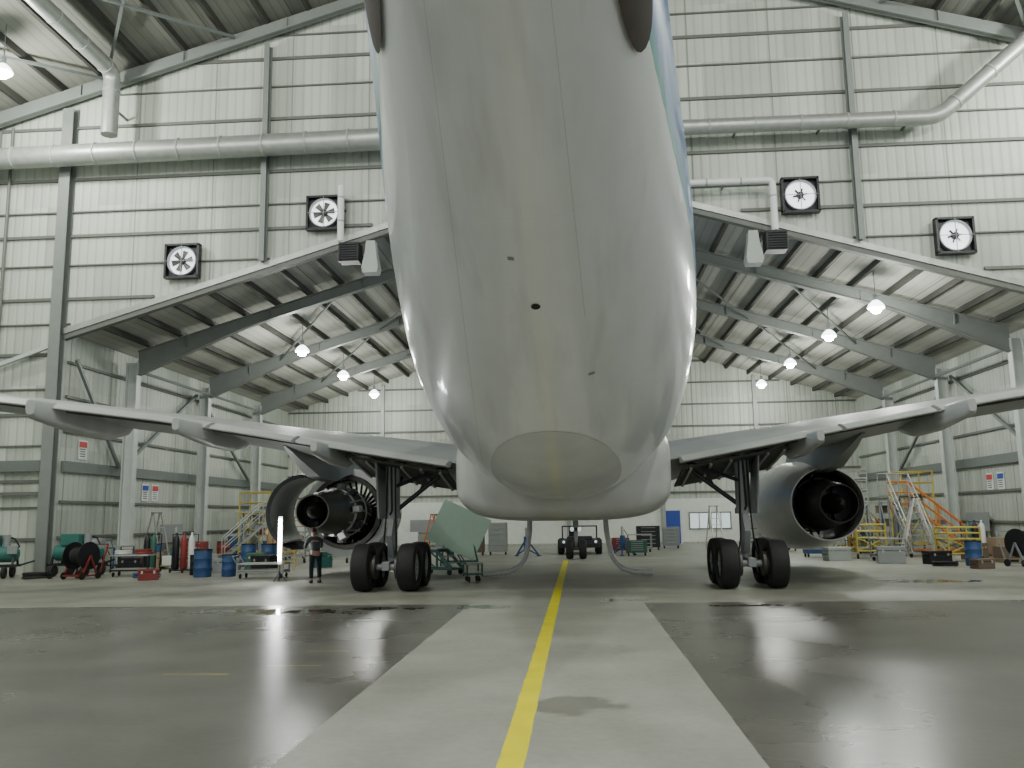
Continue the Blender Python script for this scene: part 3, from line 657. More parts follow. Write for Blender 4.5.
def stairs(x, y, rot, m, w, h, run, label, rail=True, name='mobile_stairs'):
    R = empty(name, (x, y, 0), (0, 0, rot), label=label, category='steps')
    n = max(3, int(h/.22)); mb = MB(); z0 = .18
    for s in (-1, 1):
        mb.beam((s*w/2, 0, z0), (s*w/2, run, h), .05, .1)
        mb.beam((s*w/2, run, h), (s*w/2, run+.8, h), .05, .1)
        for yy in (run, run+.8): mb.beam((s*w/2, yy, z0), (s*w/2, yy, h), .05)
        mb.beam((s*w/2, 0, z0), (s*w/2, run+.8, z0), .06)
        mb.beam((s*w/2, run, z0), (s*w/2, run+.8, h), .035)
    mb.beam((-w/2, 0, z0), (w/2, 0, z0), .05); mb.beam((-w/2, run+.8, z0), (w/2, run+.8, z0), .05); mb.beam((-w/2, run+.8, z0), (w/2, run+.8, h), .03)
    mb.obj('frame', m, R)
    for i in range(1, n): MB().box((0, run*i/n, z0+(h-z0)*i/n), (w, .2, .03)).obj('tread', m_galv, R)
    MB().box((0, run+.4, h+.06), (w, .82, .04)).obj('platform', m_galv, R)
    if rail:
        mb = MB()
        for s in (-1, 1):
            mb.tube([(s*w/2, .05, z0+.9), (s*w/2, run, h+.95), (s*w/2, run+.8, h+.95)], .03, 8); mb.tube([(s*w/2, .05, z0+.5), (s*w/2, run, h+.5), (s*w/2, run+.8, h+.5)], .022, 8)
            for yy, zb in ((.05, z0), (run*.5, (z0+h)/2), (run, h), (run+.8, h)): mb.tube([(s*w/2, yy, zb), (s*w/2, yy, zb+.95)], .025, 8)
        mb.tube([(-w/2, run+.8, h+.95), (w/2, run+.8, h+.95)], .03, 8); mb.obj('handrail', m, R)
    wheels(R, [(-w/2, .1), (w/2, .1), (-w/2, run+.7), (w/2, run+.7)], .09)
    return R
stairs(-3.9, 28.6, D(62), m_teal, .6, .75, .6, 'small green wheeled access stand beside the landing gear', False)
stairs(-15.2, 37.2, D(-60), m_galv, .9, 1.6, 1.6, 'grey mobile access stairs near the side wall')
stairs(16.2, 38.4, D(72), m_orange, 1.0, 2.1, 2.2, 'orange mobile access stairs near the side wall')
stairs(13.4, 36.0, D(8), m_galv, .9, 2.4, 1.6, 'grey steel maintenance stairs behind the engine')
stairs(-14.0, 40.2, D(-20), m_orange, .8, 1.0, 1.0, 'orange low access steps')
stairs(15.2, 46, D(90), m_yellow, .9, 1.6, 1.4, 'yellow access steps by the back')
stairs(-13.6, 47, D(200), m_yellow, .9, 1.8, 1.5, 'yellow access steps in the low bay')

def dock(x, y, w, d, h, m, label, rail=1.0):
    R = empty('work_platform', (x, y, 0), label=label, category='platform'); mb = MB()
    for a in (-1, 1):
        for b in (-1, 1): mb.tube([(a*w/2, b*d/2, .1), (a*w/2, b*d/2, h+rail)], .035, 8)
        mb.tube([(a*w/2, -d/2, .3), (a*w/2, d/2, h)], .025, 8)
    for b in (-1, 1):
        mb.tube([(-w/2, b*d/2, .3), (w/2, b*d/2, h)], .025, 8); mb.tube([(w/2, b*d/2, .3), (-w/2, b*d/2, h)], .025, 8)
        for z in (.3, h, h+rail*.5, h+rail): mb.tube([(-w/2, b*d/2, z), (w/2, b*d/2, z)], .03, 8)
    for a in (-1, 1):
        for z in (.3, h, h+rail*.5, h+rail): mb.tube([(a*w/2, -d/2, z), (a*w/2, d/2, z)], .03, 8)
    mb.obj('scaffold_frame', m, R); MB().box((0, 0, h), (w, d, .06)).obj('deck', m_wood, R)
    wheels(R, [(a*w/2, b*d/2) for a in (-1, 1) for b in (-1, 1)], .11)
dock(11.4, 39.0, 1.5, 1.5, 2.2, m_galv, 'grey scaffold work platform behind the engine')
dock(-11.0, 42.0, 1.6, 1.4, 2.0, m_galv, 'grey scaffold work platform by the columns')
dock(13.5, 33.0, 1.1, 1.1, .8, m_yellow, 'low yellow framed work platform', .4)
dock(11.3, 36.0, 1.1, 1.0, .8, m_yellow, 'low yellow framed work platform', .5)
dock(-15.9, 43.5, 1.5, 1.5, 2.2, m_yellow, 'yellow scaffold work platform by the side wall')
dock(-12.2, 37.8, 1.2, 1.2, 1.3, m_steel_l, 'grey framed low work platform')
dock(15.6, 42.8, 1.4, 1.6, 2.6, m_yellow, 'tall yellow scaffold tower by the side wall')
dock(9.6, 44, 1.3, 1.3, 1.6, m_galv, 'grey scaffold platform in the low bay')
dock(-10.3, 37.4, 1.3, 1.3, 2.0, m_steel_l, 'grey scaffold staging behind the engine')
dock(13.4, 45.0, 1.4, 1.4, 2.8, m_galv, 'tall grey scaffold staging in the low bay')

def trolley(x, y, rot, w, d, h, m, label):
    R = empty('equipment_trolley', (x, y, 0), (0, 0, rot), label=label, category='trolley'); mb = MB()
    for a in (-1, 1):
        for b in (-1, 1): mb.beam((a*(w/2-.03), b*(d/2-.03), .14), (a*(w/2-.03), b*(d/2-.03), h), .04)
        mb.beam((a*(w/2-.03), -d/2, .2), (a*(w/2-.03), d/2, .2), .04)
    for b in (-1, 1): mb.beam((-w/2, b*(d/2-.03), .2), (w/2, b*(d/2-.03), .2), .04)
    mb.tube([(-w/2, -d/2+.05, h), (-w/2-.15, -d/2+.05, h+.25), (-w/2-.15, d/2-.05, h+.25), (-w/2, d/2-.05, h)], .018, 8)
    mb.obj('trolley_frame', m, R)
    MB().box((0, 0, h), (w, d, .05)).obj('top_shelf', m_galv, R, bevel=.01); MB().box((0, 0, .25), (w-.06, d-.06, .03)).obj('lower_shelf', m_galv, R)
    wheels(R, [(a*(w/2-.1), b*(d/2-.1)) for a in (-1, 1) for b in (-1, 1)], .075)
    return R
trolley(-10.05, 28.0, .05, 1.5, .8, .45, m_grey, 'low grey metal trolley beneath the engine')
trolley(-3.05, 25.6, .4, .5, .45, .5, m_green, 'small green wheeled trolley near the landing gear')
trolley(3.0, 44.5, 0, 1.2, .7, .85, m_grey, 'grey parts trolley near the nose')
trolley(-15.2, 29.6, .1, 1.3, .7, .7, m_dark, 'dark trolley loaded with hoses')
trolley(11.4, 34.0, .3, 1.1, .7, .8, m_grey, 'grey parts trolley behind the engine')
trolley(-17.8, 33.4, 1.5, 1.4, .6, .9, m_blue, 'blue framed bench trolley by the wall')
trolley(16.6, 33.6, 1.5, 1.3, .6, .85, m_dark, 'dark bench trolley by the side wall')

# pale green sloping engine stand panel
R = empty('sloping_stand', (-4.6, 34.2, 0), (0, 0, .15), label='pale green sloping panel on a wheeled stand', category='stand')
MB().box((0, 0, 1.35), (2.0, .06, 1.7), RX(-.15) @ RY(.45)).obj('sloping_panel', m_palegreen, R, bevel=.01)
mb = MB()
for s in (-1, 1): mb.beam((s*.7, -.4, .14), (s*.7, .4, .14), .06); mb.beam((s*.7, -.3, .14), (s*.5, .02, 1.1), .05); mb.beam((s*.7, .3, .14), (s*.5, .06, 1.1), .05)
mb.beam((-.7, .3, .14), (.7, .3, .14), .06); mb.beam((-.7, -.3, .14), (.7, -.3, .14), .06); mb.obj('frame', m_green, R)
wheels(R, [(-.7, -.35), (.7, -.35), (-.7, .35), (.7, .35)], .08)

def coil(x, y, z, r, m, label, tube=.03, turns=4):
    mb = MB(); pts = []
    for i in range(turns*20+1):
        a = 2*pi*i/20; pts.append(((r+.02*math.sin(a*.37))*math.cos(a), (r+.02*math.cos(a*.21))*math.sin(a), tube+tube*1.7*i/20*.6))
    mb.tube(pts, tube, 7); return mb.obj('hose_coil', m, None, (x, y, z), smooth=True, label=label, category='hose')
coil(-14.85, 29.65, .73, .27, m_red, 'red coiled hose lying on the trolley')
coil(-15.55, 29.6, .73, .25, m_white, 'white coiled hose lying on the trolley', .025)
coil(-14.2, 28.6, 0, .4, m_blue, 'blue coiled hose on the floor')
coil(-6.0, 32, 0, .4, m_black, 'black cable coil on the floor')
coil(11.9, 30.2, 0, .35, m_black, 'black cable coil on the floor')
coil(-17.9, 28.5, 0, .4, m_black, 'black coiled hose beside the green machine', .04)

def power_unit(x, y, rot, m, label, L=1.8, kind='ground_power_unit'):
    R = empty(kind, (x, y, 0), (0, 0, rot), label=label, category='machine')
    MB().tube([(-L/2, 0, .8), (-L/2+.12, 0, .8), (L/2-.12, 0, .8), (L/2, 0, .8)], [.15, .28, .28, .15], 20).obj('tank', m, R, smooth=True)
    mb = MB(); mb.beam((-L/2, -.35, .4), (L/2, -.35, .4), .08); mb.beam((-L/2, .35, .4), (L/2, .35, .4), .08)
    for a in (-L/2+.1, 0, L/2-.1): mb.beam((a, -.35, .4), (a, .35, .4), .08); mb.beam((a, -.3, .4), (a, -.2, .75), .06); mb.beam((a, .3, .4), (a, .2, .75), .06)
    mb.beam((L/2, 0, .4), (L/2+.5, 0, .55), .06); mb.obj('chassis', m_dark, R)
    MB().box((-.2, 0, 1.25), (.7, .5, .4)).obj('motor_housing', m, R, bevel=.03)
    MB().tube([(.35, 0, 1.0), (.35, 0, 1.45)], .12, 14).obj('filter_bowl', m_grey, R, smooth=True)
    mb = MB(); mb.tube([(.35, 0, 1.4), (.55, .2, 1.3), (.7, .2, 1.05), (.55, .1, .85)], .03, 8); mb.obj('hose', m_black, R, smooth=True)
    MB().box((.75*L/1.8, -.32, .95), (.3, .06, .28)).obj('control_panel', m_grey, R)
    wheels(R, [(a*(L/2-.3), b*.45) for a in (-1, 1) for b in (-1, 1)], .2, .12)
power_unit(-19.9, 29.2, .3, m_teal, 'teal wheeled ground service machine with tank', 1.5)
power_unit(-17.4, 30.0, -.1, m_teal, 'green wheeled compressor beside the column', 1.8)

def jack(x, y, h, m, label):
    R = empty('axle_jack', (x, y, 0), label=label, category='jack')
    MB().tube([(0, 0, .3), (0, 0, h)], .12, 14).obj('cylinder', m, R, smooth=True); MB().tube([(0, 0, h), (0, 0, h+.4)], .06, 12).obj('ram', m_alu, R, smooth=True)
    mb = MB()
    for k in range(3):
        a = 2*pi*k/3+.4; mb.beam((0, 0, h-.1), (.6*math.cos(a), .6*math.sin(a), .05), .06); mb.beam((0, 0, .35), (.6*math.cos(a), .6*math.sin(a), .05), .05); mb.tube([(.6*math.cos(a), .6*math.sin(a), 0), (.6*math.cos(a), .6*math.sin(a), .05)], .1, 12)
    mb.obj('tripod_legs', m, R)
for s in (-1, 1): jack(-.2+s*2.2, 41.0, .9, m_blue, 'blue hydraulic tripod jack beside the nose gear')
jack(-19.3, 27.4, 1.3, m_green, 'tall green tripod jack'); jack(15.3, 30.6, 1.0, m_dark, 'dark tripod jack near a hose cart'); jack(-16.6, 35.8, 1.2, m_teal, 'teal tripod jack by the wall')

def bottle_trolley(x, y, rot, cols, label):
    R = empty('gas_bottle_trolley', (x, y, 0), (0, 0, rot), label=label, category='trolley')
    n = len(cols)
    for i, c in enumerate(cols):
        xx = (i-(n-1)/2)*.27
        MB().revolve([(.12, .1), (.14, .115), (1.15, .115), (1.25, .09), (1.32, .04), (1.42, .04)], c=(xx, 0, 0), axis='Z', seg=16).obj('gas_bottle', c, R, smooth=True)
    mb = MB(); mb.box((0, 0, .09), (n*.27+.1, .34, .04))
    for s in (-1, 1): mb.beam((s*(n*.135+.04), .16, .1), (s*(n*.135+.04), .22, 1.35), .03)
    for z in (.5, 1.0, 1.35): mb.beam((-n*.135-.04, .18, z), (n*.135+.04, .18, z), .03)
    mb.obj('trolley_frame', m_dark, R)
    wheels(R, [(-n*.135-.08, .12), (n*.135+.08, .12), (0, -.12)], .08)
bottle_trolley(-14.2, 31.3, .2, (m_dark, m_red, m_white), 'trolley of black, red and white gas bottles')
bottle_trolley(-15.7, 31.8, -.2, (m_dark, m_green), 'trolley of black and green gas bottles'); bottle_trolley(15.2, 35.5, .1, (m_green, m_dark, m_white), 'trolley of green, black and white gas bottles')
bottle_trolley(12.6, 42.2, 0, (m_red, m_yellow), 'trolley of red and yellow gas bottles')

def bench(x, y, rot, L, m, label):
    R = empty('workbench', (x, y, 0), (0, 0, rot), label=label, category='workbench')
    MB().box((0, 0, .88), (L, .7, .06)).obj('bench_top', m_wood, R, bevel=.01)
    for a in (-1, 1):
        for b in (-1, 1): MB().beam((a*(L/2-.06), b*.28, 0), (a*(L/2-.06), b*.28, .86), .06).obj('leg', m, R)
    MB().box((0, 0, .3), (L-.15, .6, .03)).obj('lower_shelf', m, R)
    MB().box((0, .33, 1.3), (L, .03, .8)).obj('back_panel', m_grey, R)
    mb = MB(); mb.box((L*.3, -.25, .98), (.12, .2, .14)); mb.tube([(L*.3, -.38, .98), (L*.3, -.2, .98)], .02, 8); mb.tube([(L*.3-.1, -.38, .98), (L*.3+.1, -.38, .98)], .01, 6); mb.obj('vice', m_dark, R)
bench(-18.2, 39.5, D(90), 2.2, m_blue, 'workbench with wooden top along the side wall'); bench(17.2, 40.6, D(-90), 2.2, m_grey, 'workbench with wooden top along the side wall'); bench(-9.5, 55.9, 0, 2.4, m_grey, 'workbench against the back wall'); bench(11.5, 55.9, 0, 2.4, m_blue, 'workbench against the back wall')

def pallet(x, y, rot, boxes, label):
    R = empty('pallet', (x, y, 0), (0, 0, rot), label=label, category='pallet'); mb = MB()
    for i in range(5): mb.box((0, -.4+.2*i, .125), (1.2, .14, .03))
    for i in (-1, 0, 1): mb.box((i*.52, 0, .06), (.12, .94, .1))
    mb.obj('pallet_boards', m_card, R)
    for (bx, by, bz, w, d, h, m) in boxes:
        c, s_ = math.cos(rot), math.sin(rot)
        B = empty('carton', (x+bx*c-by*s_, y+bx*s_+by*c, .142+bz), (0, 0, rot), label='closed storage carton stacked on a pallet', category='box')
        MB().box((0, 0, h/2), (w, d, h)).obj('carton_body', m, B, bevel=.01); MB().box((0, 0, h+.002), (w, .06, .006)).obj('tape', m_yellow, B)
pallet(-16.3, 34.0, .2, ((-.28, 0, 0, .5, .7, .5, m_card), (.3, .1, 0, .5, .6, .35, m_white), (-.25, 0, .51, .4, .5, .3, m_blue)), 'wooden pallet stacked with cartons')
pallet(16.5, 36.0, .1, ((-.28, 0, 0, .5, .7, .6, m_card), (.3, 0, 0, .5, .7, .45, m_card)), 'wooden pallet stacked with cartons')
pallet(-13.6, 32.5, -.2, ((0, 0, 0, .8, .6, .45, m_grey),), 'wooden pallet with a grey crate')
pallet(10.4, 47, .1, ((0, 0, 0, .9, .7, .8, m_card),), 'wooden pallet with a large carton')
pallet(-9.5, 50, .1, ((0, 0, 0, .9, .7, .9, m_white),), 'wooden pallet with a large white carton')
pallet(-18.0, 35.0, .05, ((0, 0, 0, .8, .7, .6, m_wood),), 'wooden pallet with a brown crate')
pallet(15.0, 32.3, .1, ((-.2, 0, 0, .6, .6, .4, m_wood), (.35, 0, 0, .4, .6, .6, m_grey)), 'wooden pallet with brown and grey crates')

def case(x, y, rot, w, d, h, m, label):
    R = empty('equipment_case', (x, y, 0), (0, 0, rot), label=label, category='case')
    MB().box((0, 0, h*.36), (w, d, h*.72)).obj('case_body', m, R, bevel=.015)
    MB().box((0, 0, h*.87), (w+.02, d+.02, h*.24)).obj('lid', m, R, bevel=.015)
    for s in (-1, 1):
        MB().box((s*w*.3, -d/2-.012, h*.72), (.06, .02, .09)).obj('latch', m_alu, R)
        MB().tube([(s*(w/2+.0), -.1, h*.5), (s*(w/2+.05), -.1, h*.46), (s*(w/2+.05), .1, h*.46), (s*(w/2+.0), .1, h*.5)], .012, 6).obj('handle', m_dark, R)
for a in ((-12.5, 31.1, .2, .9, .5, .5, m_grey, 'grey lidded equipment case on the floor'), (-11.1, 31.0, -.3, .8, .5, .6, m_dark, 'black lidded equipment case on the floor'),
          (-13.6, 27.5, .4, .6, .4, .35, m_red, 'dull red tool case on the floor'), (-12.2, 33.2, .1, .7, .5, .6, m_green, 'green lidded equipment case on the floor'),
          (12.2, 31.6, .2, .8, .5, .45, m_dark, 'black lidded equipment case on the floor'), (10.9, 32.3, -.2, .9, .5, .6, m_grey, 'grey lidded equipment case on the floor'),
          (12.5, 28.9, .3, .6, .4, .3, m_wood, 'brown tool case on the floor'), (15.9, 28.9, 0, .8, .6, .6, m_green, 'green lidded equipment case on the floor'),
          (-16.9, 32.8, .1, .8, .5, .5, m_dark, 'black lidded equipment case near the wall'), (14.6, 34.3, .5, .9, .5, .6, m_wood, 'brown lidded equipment case near the wall'),
          (-9.9, 33.8, .5, .8, .5, .6, m_teal, 'teal lidded equipment case behind the engine'), (9.7, 34.6, .2, .9, .5, .5, m_steel_l, 'light grey equipment case behind the engine')):
    case(*a)

def ladder(x, y, rot, h, m, label):
    R = empty('step_ladder', (x, y, 0), (0, 0, rot), label=label, category='ladder')
    for sd, nm in ((-1, 'front_frame'), (1, 'rear_frame')):
        mb = MB()
        for s in (-1, 1): mb.beam((s*.28, sd*h*.28, 0), (s*.2, sd*.04, h), .04, .06)
        n = int(h/.28)
        for i in range(1, n+1):
            t = i/n
            if sd < 0 or i in (2, n-1): mb.beam((-(.28-.08*t), sd*(h*.28*(1-t)+.04*t), h*t), (.28-.08*t, sd*(h*.28*(1-t)+.04*t), h*t), .06, .03)
        mb.obj(nm, m, R)
    MB().box((0, 0, h), (.46, .2, .03)).obj('top_cap', m_dark, R)
ladder(-18.0, 36.9, 1.2, 2.2, m_alu, 'aluminium step ladder by the side wall'); ladder(-11.0, 33.2, .3, 1.9, m_yellow, 'yellow step ladder near the engine'); ladder(12.7, 34.6, 1.4, 2.3, m_alu, 'aluminium step ladder behind the engine'); ladder(-7.4, 45.4, 1.2, 2.0, m_orange, 'orange step ladder in the low bay'); ladder(6.9, 46, .2, 2.2, m_alu, 'aluminium step ladder in the low bay')

def reel(x, y, rot, m, label):
    R = empty('hose_reel_cart', (x, y, 0), (0, 0, rot), label=label, category='hose reel')
    mb = MB()
    for s in (-1, 1):
        mb.beam((s*.4, -.35, .12), (s*.4, .45, .12), .05); mb.beam((s*.4, -.3, .12), (s*.4, 0, .75), .05); mb.beam((s*.4, .3, .12), (s*.4, 0, .75), .05); mb.beam((s*.4, .4, .12), (s*.4, .7, 1.1), .04)
    mb.beam((-.4, .7, 1.1), (.4, .7, 1.1), .04); mb.beam((-.4, -.35, .12), (.4, -.35, .12), .05); mb.obj('cart_frame', m, R)
    mb = MB(); mb.revolve([(-.34, .05), (-.34, .45), (-.31, .45), (-.31, .15), (.31, .15), (.31, .45), (.34, .45), (.34, .05)], c=(0, 0, .75), axis='X', seg=24); mb.obj('reel_drum', m_dark, R, smooth=True)
    pts = []
    for i in range(9*16): a = 2*pi*i/16; pts.append((-.28+.56*i/(9*16), .24*math.cos(a), .75+.24*math.sin(a)))
    MB().tube(pts, .035, 6).obj('hose', m_black, R, smooth=True)
    wheels(R, [(-.45, .3), (.45, .3), (-.4, -.3), (.4, -.3)], .12)
reel(14.2, 29.7, .4, m_grey, 'grey hose reel cart by the blue drum'); reel(-16.3, 28.3, -.3, m_red, 'red hose reel cart'); reel(16.3, 31.2, -.6, m_dark, 'dark hose reel cart near the wall')

def chest(x, y, rot, m, w, h, label):
    R = empty('tool_chest', (x, y, 0), (0, 0, rot), label=label, category='tool chest')
    MB().box((0, 0, .14+h/2), (w, .5, h)).obj('cabinet_body', m, R, bevel=.015)
    n = 5; hh = (h-.1)/n
    for i in range(n):
        d = MB().box((0, -.26, .2+hh*(i+.5)), (w-.08, .03, hh-.03)).obj('drawer', m, R, bevel=.005)
        MB().tube([(-w*.3, -.29, .2+hh*(i+.75)), (w*.3, -.29, .2+hh*(i+.75))], .012, 6).obj('handle', m_alu, d)
    wheels(R, [(a*(w/2-.08), b*.18) for a in (-1, 1) for b in (-1, 1)], .075)
chest(2.6, 40.5, 0, m_green, .9, .55, 'green rolling tool chest with drawers'); chest(2.0, 43.2, .1, m_red, .8, .6, 'red rolling tool chest with drawers')
chest(-5.1, 43, 0, m_wood, 1.1, 1.3, 'brown drawer cabinet against the far side'); chest(-3.9, 43.2, 0, m_steel_l, .9, 1.4, 'tall grey drawer cabinet in the bay'); chest(-6.6, 44, 0, m_grey, .9, 1.2, 'grey drawer cabinet beside a brown one')
chest(-17.6, 44.9, D(90), m_blue, 1.0, .9, 'blue rolling tool chest by the side wall'); chest(5.0, 49, 0, m_grey, .9, 1.0, 'grey tool chest near the blue door')
chest(-14.9, 33.8, .1, m_red, .9, .9, 'red rolling tool chest under the wing'); chest(-18.1, 32.0, .2, m_grey, .9, 1.1, 'grey tool cabinet beside the column'); chest(9.7, 37.6, .1, m_blue, .9, .9, 'blue rolling tool chest behind the engine'); chest(3.6, 46.8, 0, m_dark, 1.2, 1.1, 'dark rolling tool chest with drawers')
def rack(x, y, rot, label):
    R = empty('storage_rack', (x, y, 0), (0, 0, rot), label=label, category='shelf')
    for a in (-1, 1):
        for b in (-1, 1): MB().beam((a*1.2, b*.4, 0), (a*1.2, b*.4, 2.3), .06).obj('upright', m_blue, R)
    for z in (.3, 1.0, 1.7, 2.25): MB().box((0, 0, z), (2.4, .8, .05)).obj('shelf', m_galv, R)
rack(-17.4, 47.5, D(90), 'metal storage rack with blue uprights'); rack(16.4, 49.5, D(90), 'metal storage rack with blue uprights')
for i, (dy, z, mm) in enumerate(((-.7, 1.03, m_wood), (0.1, 1.03, m_red), (.7, 1.03, m_white), (-.4, .33, m_grey), (.5, .33, m_blue), (0, 1.73, m_wood))):
    for xx, yb in ((-17.4, 47.5), (16.4, 49.5)):
        R = empty('storage_box', (xx, yb+dy, z), label='lidded storage box on the rack shelf', category='box')
        MB().box((0, 0, .17), (.5, .45, .34)).obj('box_body', mm, R, bevel=.02); MB().box((0, 0, .36), (.54, .49, .05)).obj('lid', mm, R, bevel=.01)

# work light
R = empty('work_light', (-8.85, 26.0, 0), label='tall vertical fluorescent work light shining on a stand', category='lamp')
mb = MB(); mb.tube([(0, 0, .03), (0, 0, 1.9)], .015, 8)
for k in range(3):
    a = 2*pi*k/3; mb.tube([(0, 0, .3), (.22*math.cos(a), .22*math.sin(a), .02)], .012, 6)
mb.obj('stand', m_dark, R)
MB().tube([(0, -.06, .62), (0, -.06, 1.85)], .045, 12).obj('light_tube', m_tubeglow, R, smooth=True)
MB().box((0, .0, 1.22), (.12, .04, 1.4)).obj('reflector', m_white, R)
ld = bpy.data.lights.new('tube_light', 'POINT'); ld.energy = 60; ld.shadow_soft_size = .15
lo = bpy.data.objects.new('tube_light', ld); COL.objects.link(lo); lo.parent = R; lo.location = (0, -.35, 1.2)

def hose(pts, label):
    P = [Vector(p) for p in pts]; Q = []
    for i in range(len(P)-1):
        p0, p1, p2, p3 = P[max(i-1, 0)], P[i], P[i+1], P[min(i+2, len(P)-1)]
        for k in range(10):
            t = k/10; Q.append(.5*((2*p1)+(-p0+p2)*t+(2*p0-5*p1+4*p2-p3)*t*t+(-p0+3*p1-3*p2+p3)*t**3))
    Q.append(P[-1]); rs = [.075+(.012 if i % 2 else 0) for i in range(len(Q))]
    MB().tube(Q, rs, 12).obj('air_hose', m_silver, None, (0, 0, 0), smooth=True, label=label, category='hose')
hose([(-1.52, 28.0, 1.66), (-1.54, 27.9, 1.2), (-1.7, 27.7, .5), (-2.15, 27.4, .16), (-2.95, 27.0, .09)], 'silver flexible air hose hanging from the belly to the floor')
hose([(.86, 28.0, 1.66), (.89, 27.9, 1.2), (1.06, 27.7, .5), (1.46, 27.4, .16), (2.2, 27.2, .09)], 'silver flexible air hose hanging from the belly to the floor')

R = empty('tow_tractor', (0.05, 43.9, 0), label='dark aircraft tow tractor parked beneath the nose', category='vehicle')
mb = MB(); mb.box((0, 0, .5), (1.9, 3.6, .36)); mb.box((0, -1.2, .76), (1.2, .9, .18)); mb.obj('tractor_body', mat('tractor_blue', (.025, .028, .038), .6), R, bevel=.06)
mb = MB()
for a in (-1, 1):
    for b in (.2, 1.3): mb.beam((a*.85, b, .68), (a*.85, b, 1.3), .05)
    mb.beam((a*.85, .2, 1.3), (a*.85, 1.3, 1.3), .05); mb.beam((a*.85, .2, .7), (a*.85, 1.3, 1.25), .03)
for b in (.2, 1.3): mb.beam((-.85, b, 1.3), (.85, b, 1.3), .05)
mb.obj('cab_frame', m_dark, R)
mb = MB(); mb.box((-.3, .9, .82), (.45, .45, .12)); mb.box((-.3, 1.1, 1.05), (.45, .08, .4)); mb.obj('seat', m_black, R, bevel=.02)
MB().tube([(-.3, .3, .7), (-.3, .45, 1.05)], .02, 8).obj('steering_column', m_dark, R)
MB().box((0, -1.83, .42), (1.8, .08, .16)).obj('bumper', m_dark, R)
for a in (-1, 1):
    MB().revolve([(-1.86, .02), (-1.86, .06), (-1.78, .07), (-1.78, .02)], c=(a*.75, 0, .6), axis='Y', seg=14).obj('headlamp', m_glass, R)
    for b in (-1.1, 1.1):
        MB().revolve([(-.13, .2), (-.15, .32), (-.1, .36), (.1, .36), (.15, .32), (.13, .2)], axis='X', seg=22).obj('wheel', m_black, R, (a*.9, b, .36), smooth=True)

def sign(x, y, z, rotz, m1, m2, label):
    R = empty('wall_sign', (x, y, z), (0, 0, rotz), label=label, category='sign')
    MB().box((0, 0, 0), (.6, .03, .75)).obj('board', m_white, R, bevel=.01)
    MB().box((0, -.02, .2), (.52, .01, .22)).obj('sign_header', m1, R)
    for i in range(4): MB().box((-.02, -.02, .02-.09*i), (.38-.06*(i % 2), .01, .03)).obj('sign_line', m2, R)
m_signred = mat('sign_red', (.5, .04, .04), .5)
xl, xr = CX-LW+.03, CX+LW-.03
sign(xl, 38.6, 3.1, D(90), m_signred, m_blue, 'white wall sign with red header'); sign(xl, 37.7, 3.1, D(90), m_bluedoor, m_dark, 'white wall sign with blue header')
sign(xr, 39.6, 3.0, D(-90), m_signred, m_dark, 'white wall sign with red header'); sign(xr, 38.6, 3.0, D(-90), m_bluedoor, m_dark, 'white wall sign with blue header')
sign(xl, 32.6, 4.6, D(90), m_signred, m_dark, 'white safety sign on the side wall'); sign(xr, 43.5, 4.6, D(-90), m_signred, m_dark, 'white safety sign on the side wall')

# ------------------------------------------------------------------ person
def skin(name, verts, edges, radii, m, parent, root=0, sub=1):
    me = bpy.data.meshes.new(name); me.from_pydata(verts, edges, []); me.materials.append(m)
    o = bpy.data.objects.new(name, me); COL.objects.link(o); o.parent = parent
    sk = o.modifiers.new('skin', 'SKIN'); sk.use_smooth_shade = True
    for i, r in enumerate(radii):
        v = me.skin_vertices[0].data[i]; v.radius = (r if isinstance(r, tuple) else (r, r)); v.use_root = (i == root)
    sb = o.modifiers.new('sub', 'SUBSURF'); sb.levels = sub; sb.render_levels = sub
    return o
P = empty('person', (-7.62, 25.5, 0), (0, 0, .5), label='person in dark trousers and shirt leaning toward the engine', category='person')
P.scale = (.92, .92, .92)
V = [(0, 0, .92), (0, .06, 1.08), (0, .16, 1.26), (0, .23, 1.36), (0, .30, 1.44), (0, .35, 1.51), (0, .38, 1.60), (0, .37, 1.66)]
Rr = [(.15, .11), (.13, .10), (.16, .11), (.11, .09), .052, .075, .088, .06]
Ed = [(i, i+1) for i in range(7)]
def addc(start, pts, rs):
    prev = start
    for p, r in zip(pts, rs): V.append(p); Rr.append(r); Ed.append((prev, len(V)-1)); prev = len(V)-1
    return prev
leg_pts, arm_pts = [], []
for s in (-1, 1):
    lp = [(s*.1, 0, .84), (s*.13, .05+.03*s, .48), (s*.14, -.02+.05*s, .1), (s*.15, .12+.05*s, .045)]
    addc(0, lp, [.085, .06, .042, .035]); leg_pts.append(lp)
    ap = [(s*.2, .22, 1.34), (s*.26, .36, 1.12), (s*.2, .58, 1.10)]
    w = addc(3, ap, [.058, .042, .028]); arm_pts.append(ap)
    pal = addc(w, [(s*.19, .65, 1.10)], [.028])
    for k, (dx, L) in enumerate(((-.03, .06), (-.01, .075), (.01, .07), (.028, .055))):
        addc(pal, [(s*.19+dx, .65+L*.6, 1.105), (s*.19+dx, .65+L, 1.085)], [.009, .008])
    addc(w, [(s*.19-s*.04, .62, 1.11), (s*.19-s*.05, .66, 1.11)], [.011, .009])
skin('body', V, Ed, Rr, m_skin, P, 0, 2)
tv = [(0, .0, .95)]; te = []; tr = [(.175, .135)]
for lp in leg_pts:
    b = len(tv); tv += [lp[0], lp[1], (lp[2][0], lp[2][1], .13)]; tr += [.105, .08, .07]; te += [(0, b), (b, b+1), (b+1, b+2)]
skin('trousers', tv, te, tr, m_cloth, P, 0, 2)
sv = [(0, .01, .93), (0, .06, 1.08), (0, .16, 1.26), (0, .23, 1.37)]; se = [(0, 1), (1, 2), (2, 3)]; sr = [(.17, .135), (.15, .12), (.18, .13), (.12, .1)]
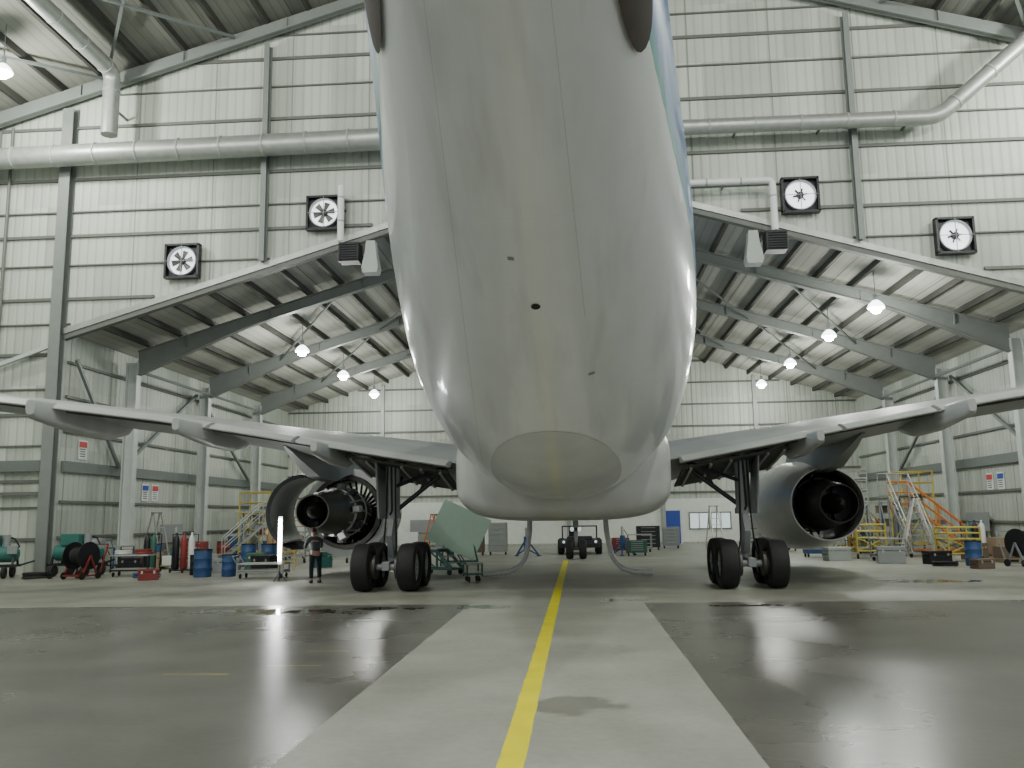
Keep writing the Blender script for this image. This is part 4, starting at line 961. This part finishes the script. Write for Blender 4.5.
for ap in arm_pts:
    b = len(sv); sv += [ap[0], ap[1], (ap[2][0], ap[2][1]-.08, ap[2][2])]; sr += [.075, .058, .045]; se += [(3, b), (b, b+1), (b+1, b+2)]
skin('shirt', sv, se, sr, m_shirt, P, 0, 2)
hy, hz = .09, -.06
mb = MB(); rr = []
for i in range(9):
    t = i/8*pi*.58; rr.append([(.098*math.sin(t+.02)*math.cos(2*pi*j/20), .275+hy+.105*math.sin(t+.02)*math.sin(2*pi*j/20)-.012, 1.665+hz+.105*math.cos(t)) for j in range(20)])
mb.rings(rr).obj('hair', m_hair, P, smooth=True)
MB().tube([(0, .355+hy, 1.665+hz), (0, .385+hy, 1.63+hz), (0, .36+hy, 1.62+hz)], [.01, .016, .012], 8).obj('nose', m_skin, P, smooth=True)
for s in (-1, 1):
    MB().tube([(s*.09, .27+hy, 1.66+hz), (s*.1, .26+hy, 1.64+hz), (s*.092, .265+hy, 1.61+hz)], [.012, .018, .01], 8).obj('ear', m_skin, P, smooth=True)
    MB().revolve([(-.008, .004), (0, .01), (.008, .004)], c=(s*.032, .358+hy, 1.665+hz), seg=10).obj('eye', m_hair, P)
MB().tube([(-.022, .352+hy, 1.59+hz), (0, .36+hy, 1.588+hz), (.022, .352+hy, 1.59+hz)], .006, 6).obj('mouth', m_red, P)
for s, lp in zip((-1, 1), leg_pts):
    a = lp[2]
    MB().rings([[(a[0]+w*math.cos(2*pi*j/12), y, z0+z1*(math.sin(2*pi*j/12)+1)/2) for j in range(12)] for (y, w, z0, z1) in ((a[1]-.09, .03, 0, .08), (a[1]-.05, .05, 0, .12), (a[1]+.04, .052, 0, .11), (a[1]+.14, .056, 0, .075), (a[1]+.2, .035, 0, .05))]).obj('shoe', m_black, P, smooth=True)

# ------------------------------------------------------------------ world
w = bpy.data.worlds.new('world'); S.world = w; w.use_nodes = True
bg = w.node_tree.nodes['Background']; bg.inputs[0].default_value = (.87, .90, .89, 1); bg.inputs[1].default_value = 1.3

# ------------------------------------------------------------------ camera
cd = bpy.data.cameras.new('camera'); co = bpy.data.objects.new('camera', cd); COL.objects.link(co)
cd.sensor_width = 36; cd.lens = 36*880/1024; cd.clip_end = 300
p = math.atan(133/880); psi = math.atan(64*math.cos(p)/880)
Rm = Matrix.Rotation(psi, 4, 'Z') @ Matrix.Rotation(pi/2+p, 4, 'X') @ Matrix.Rotation(-.015, 4, 'Z')
co.matrix_world = Matrix.Translation((0, 0, 1.8)) @ Rm
S.camera = co
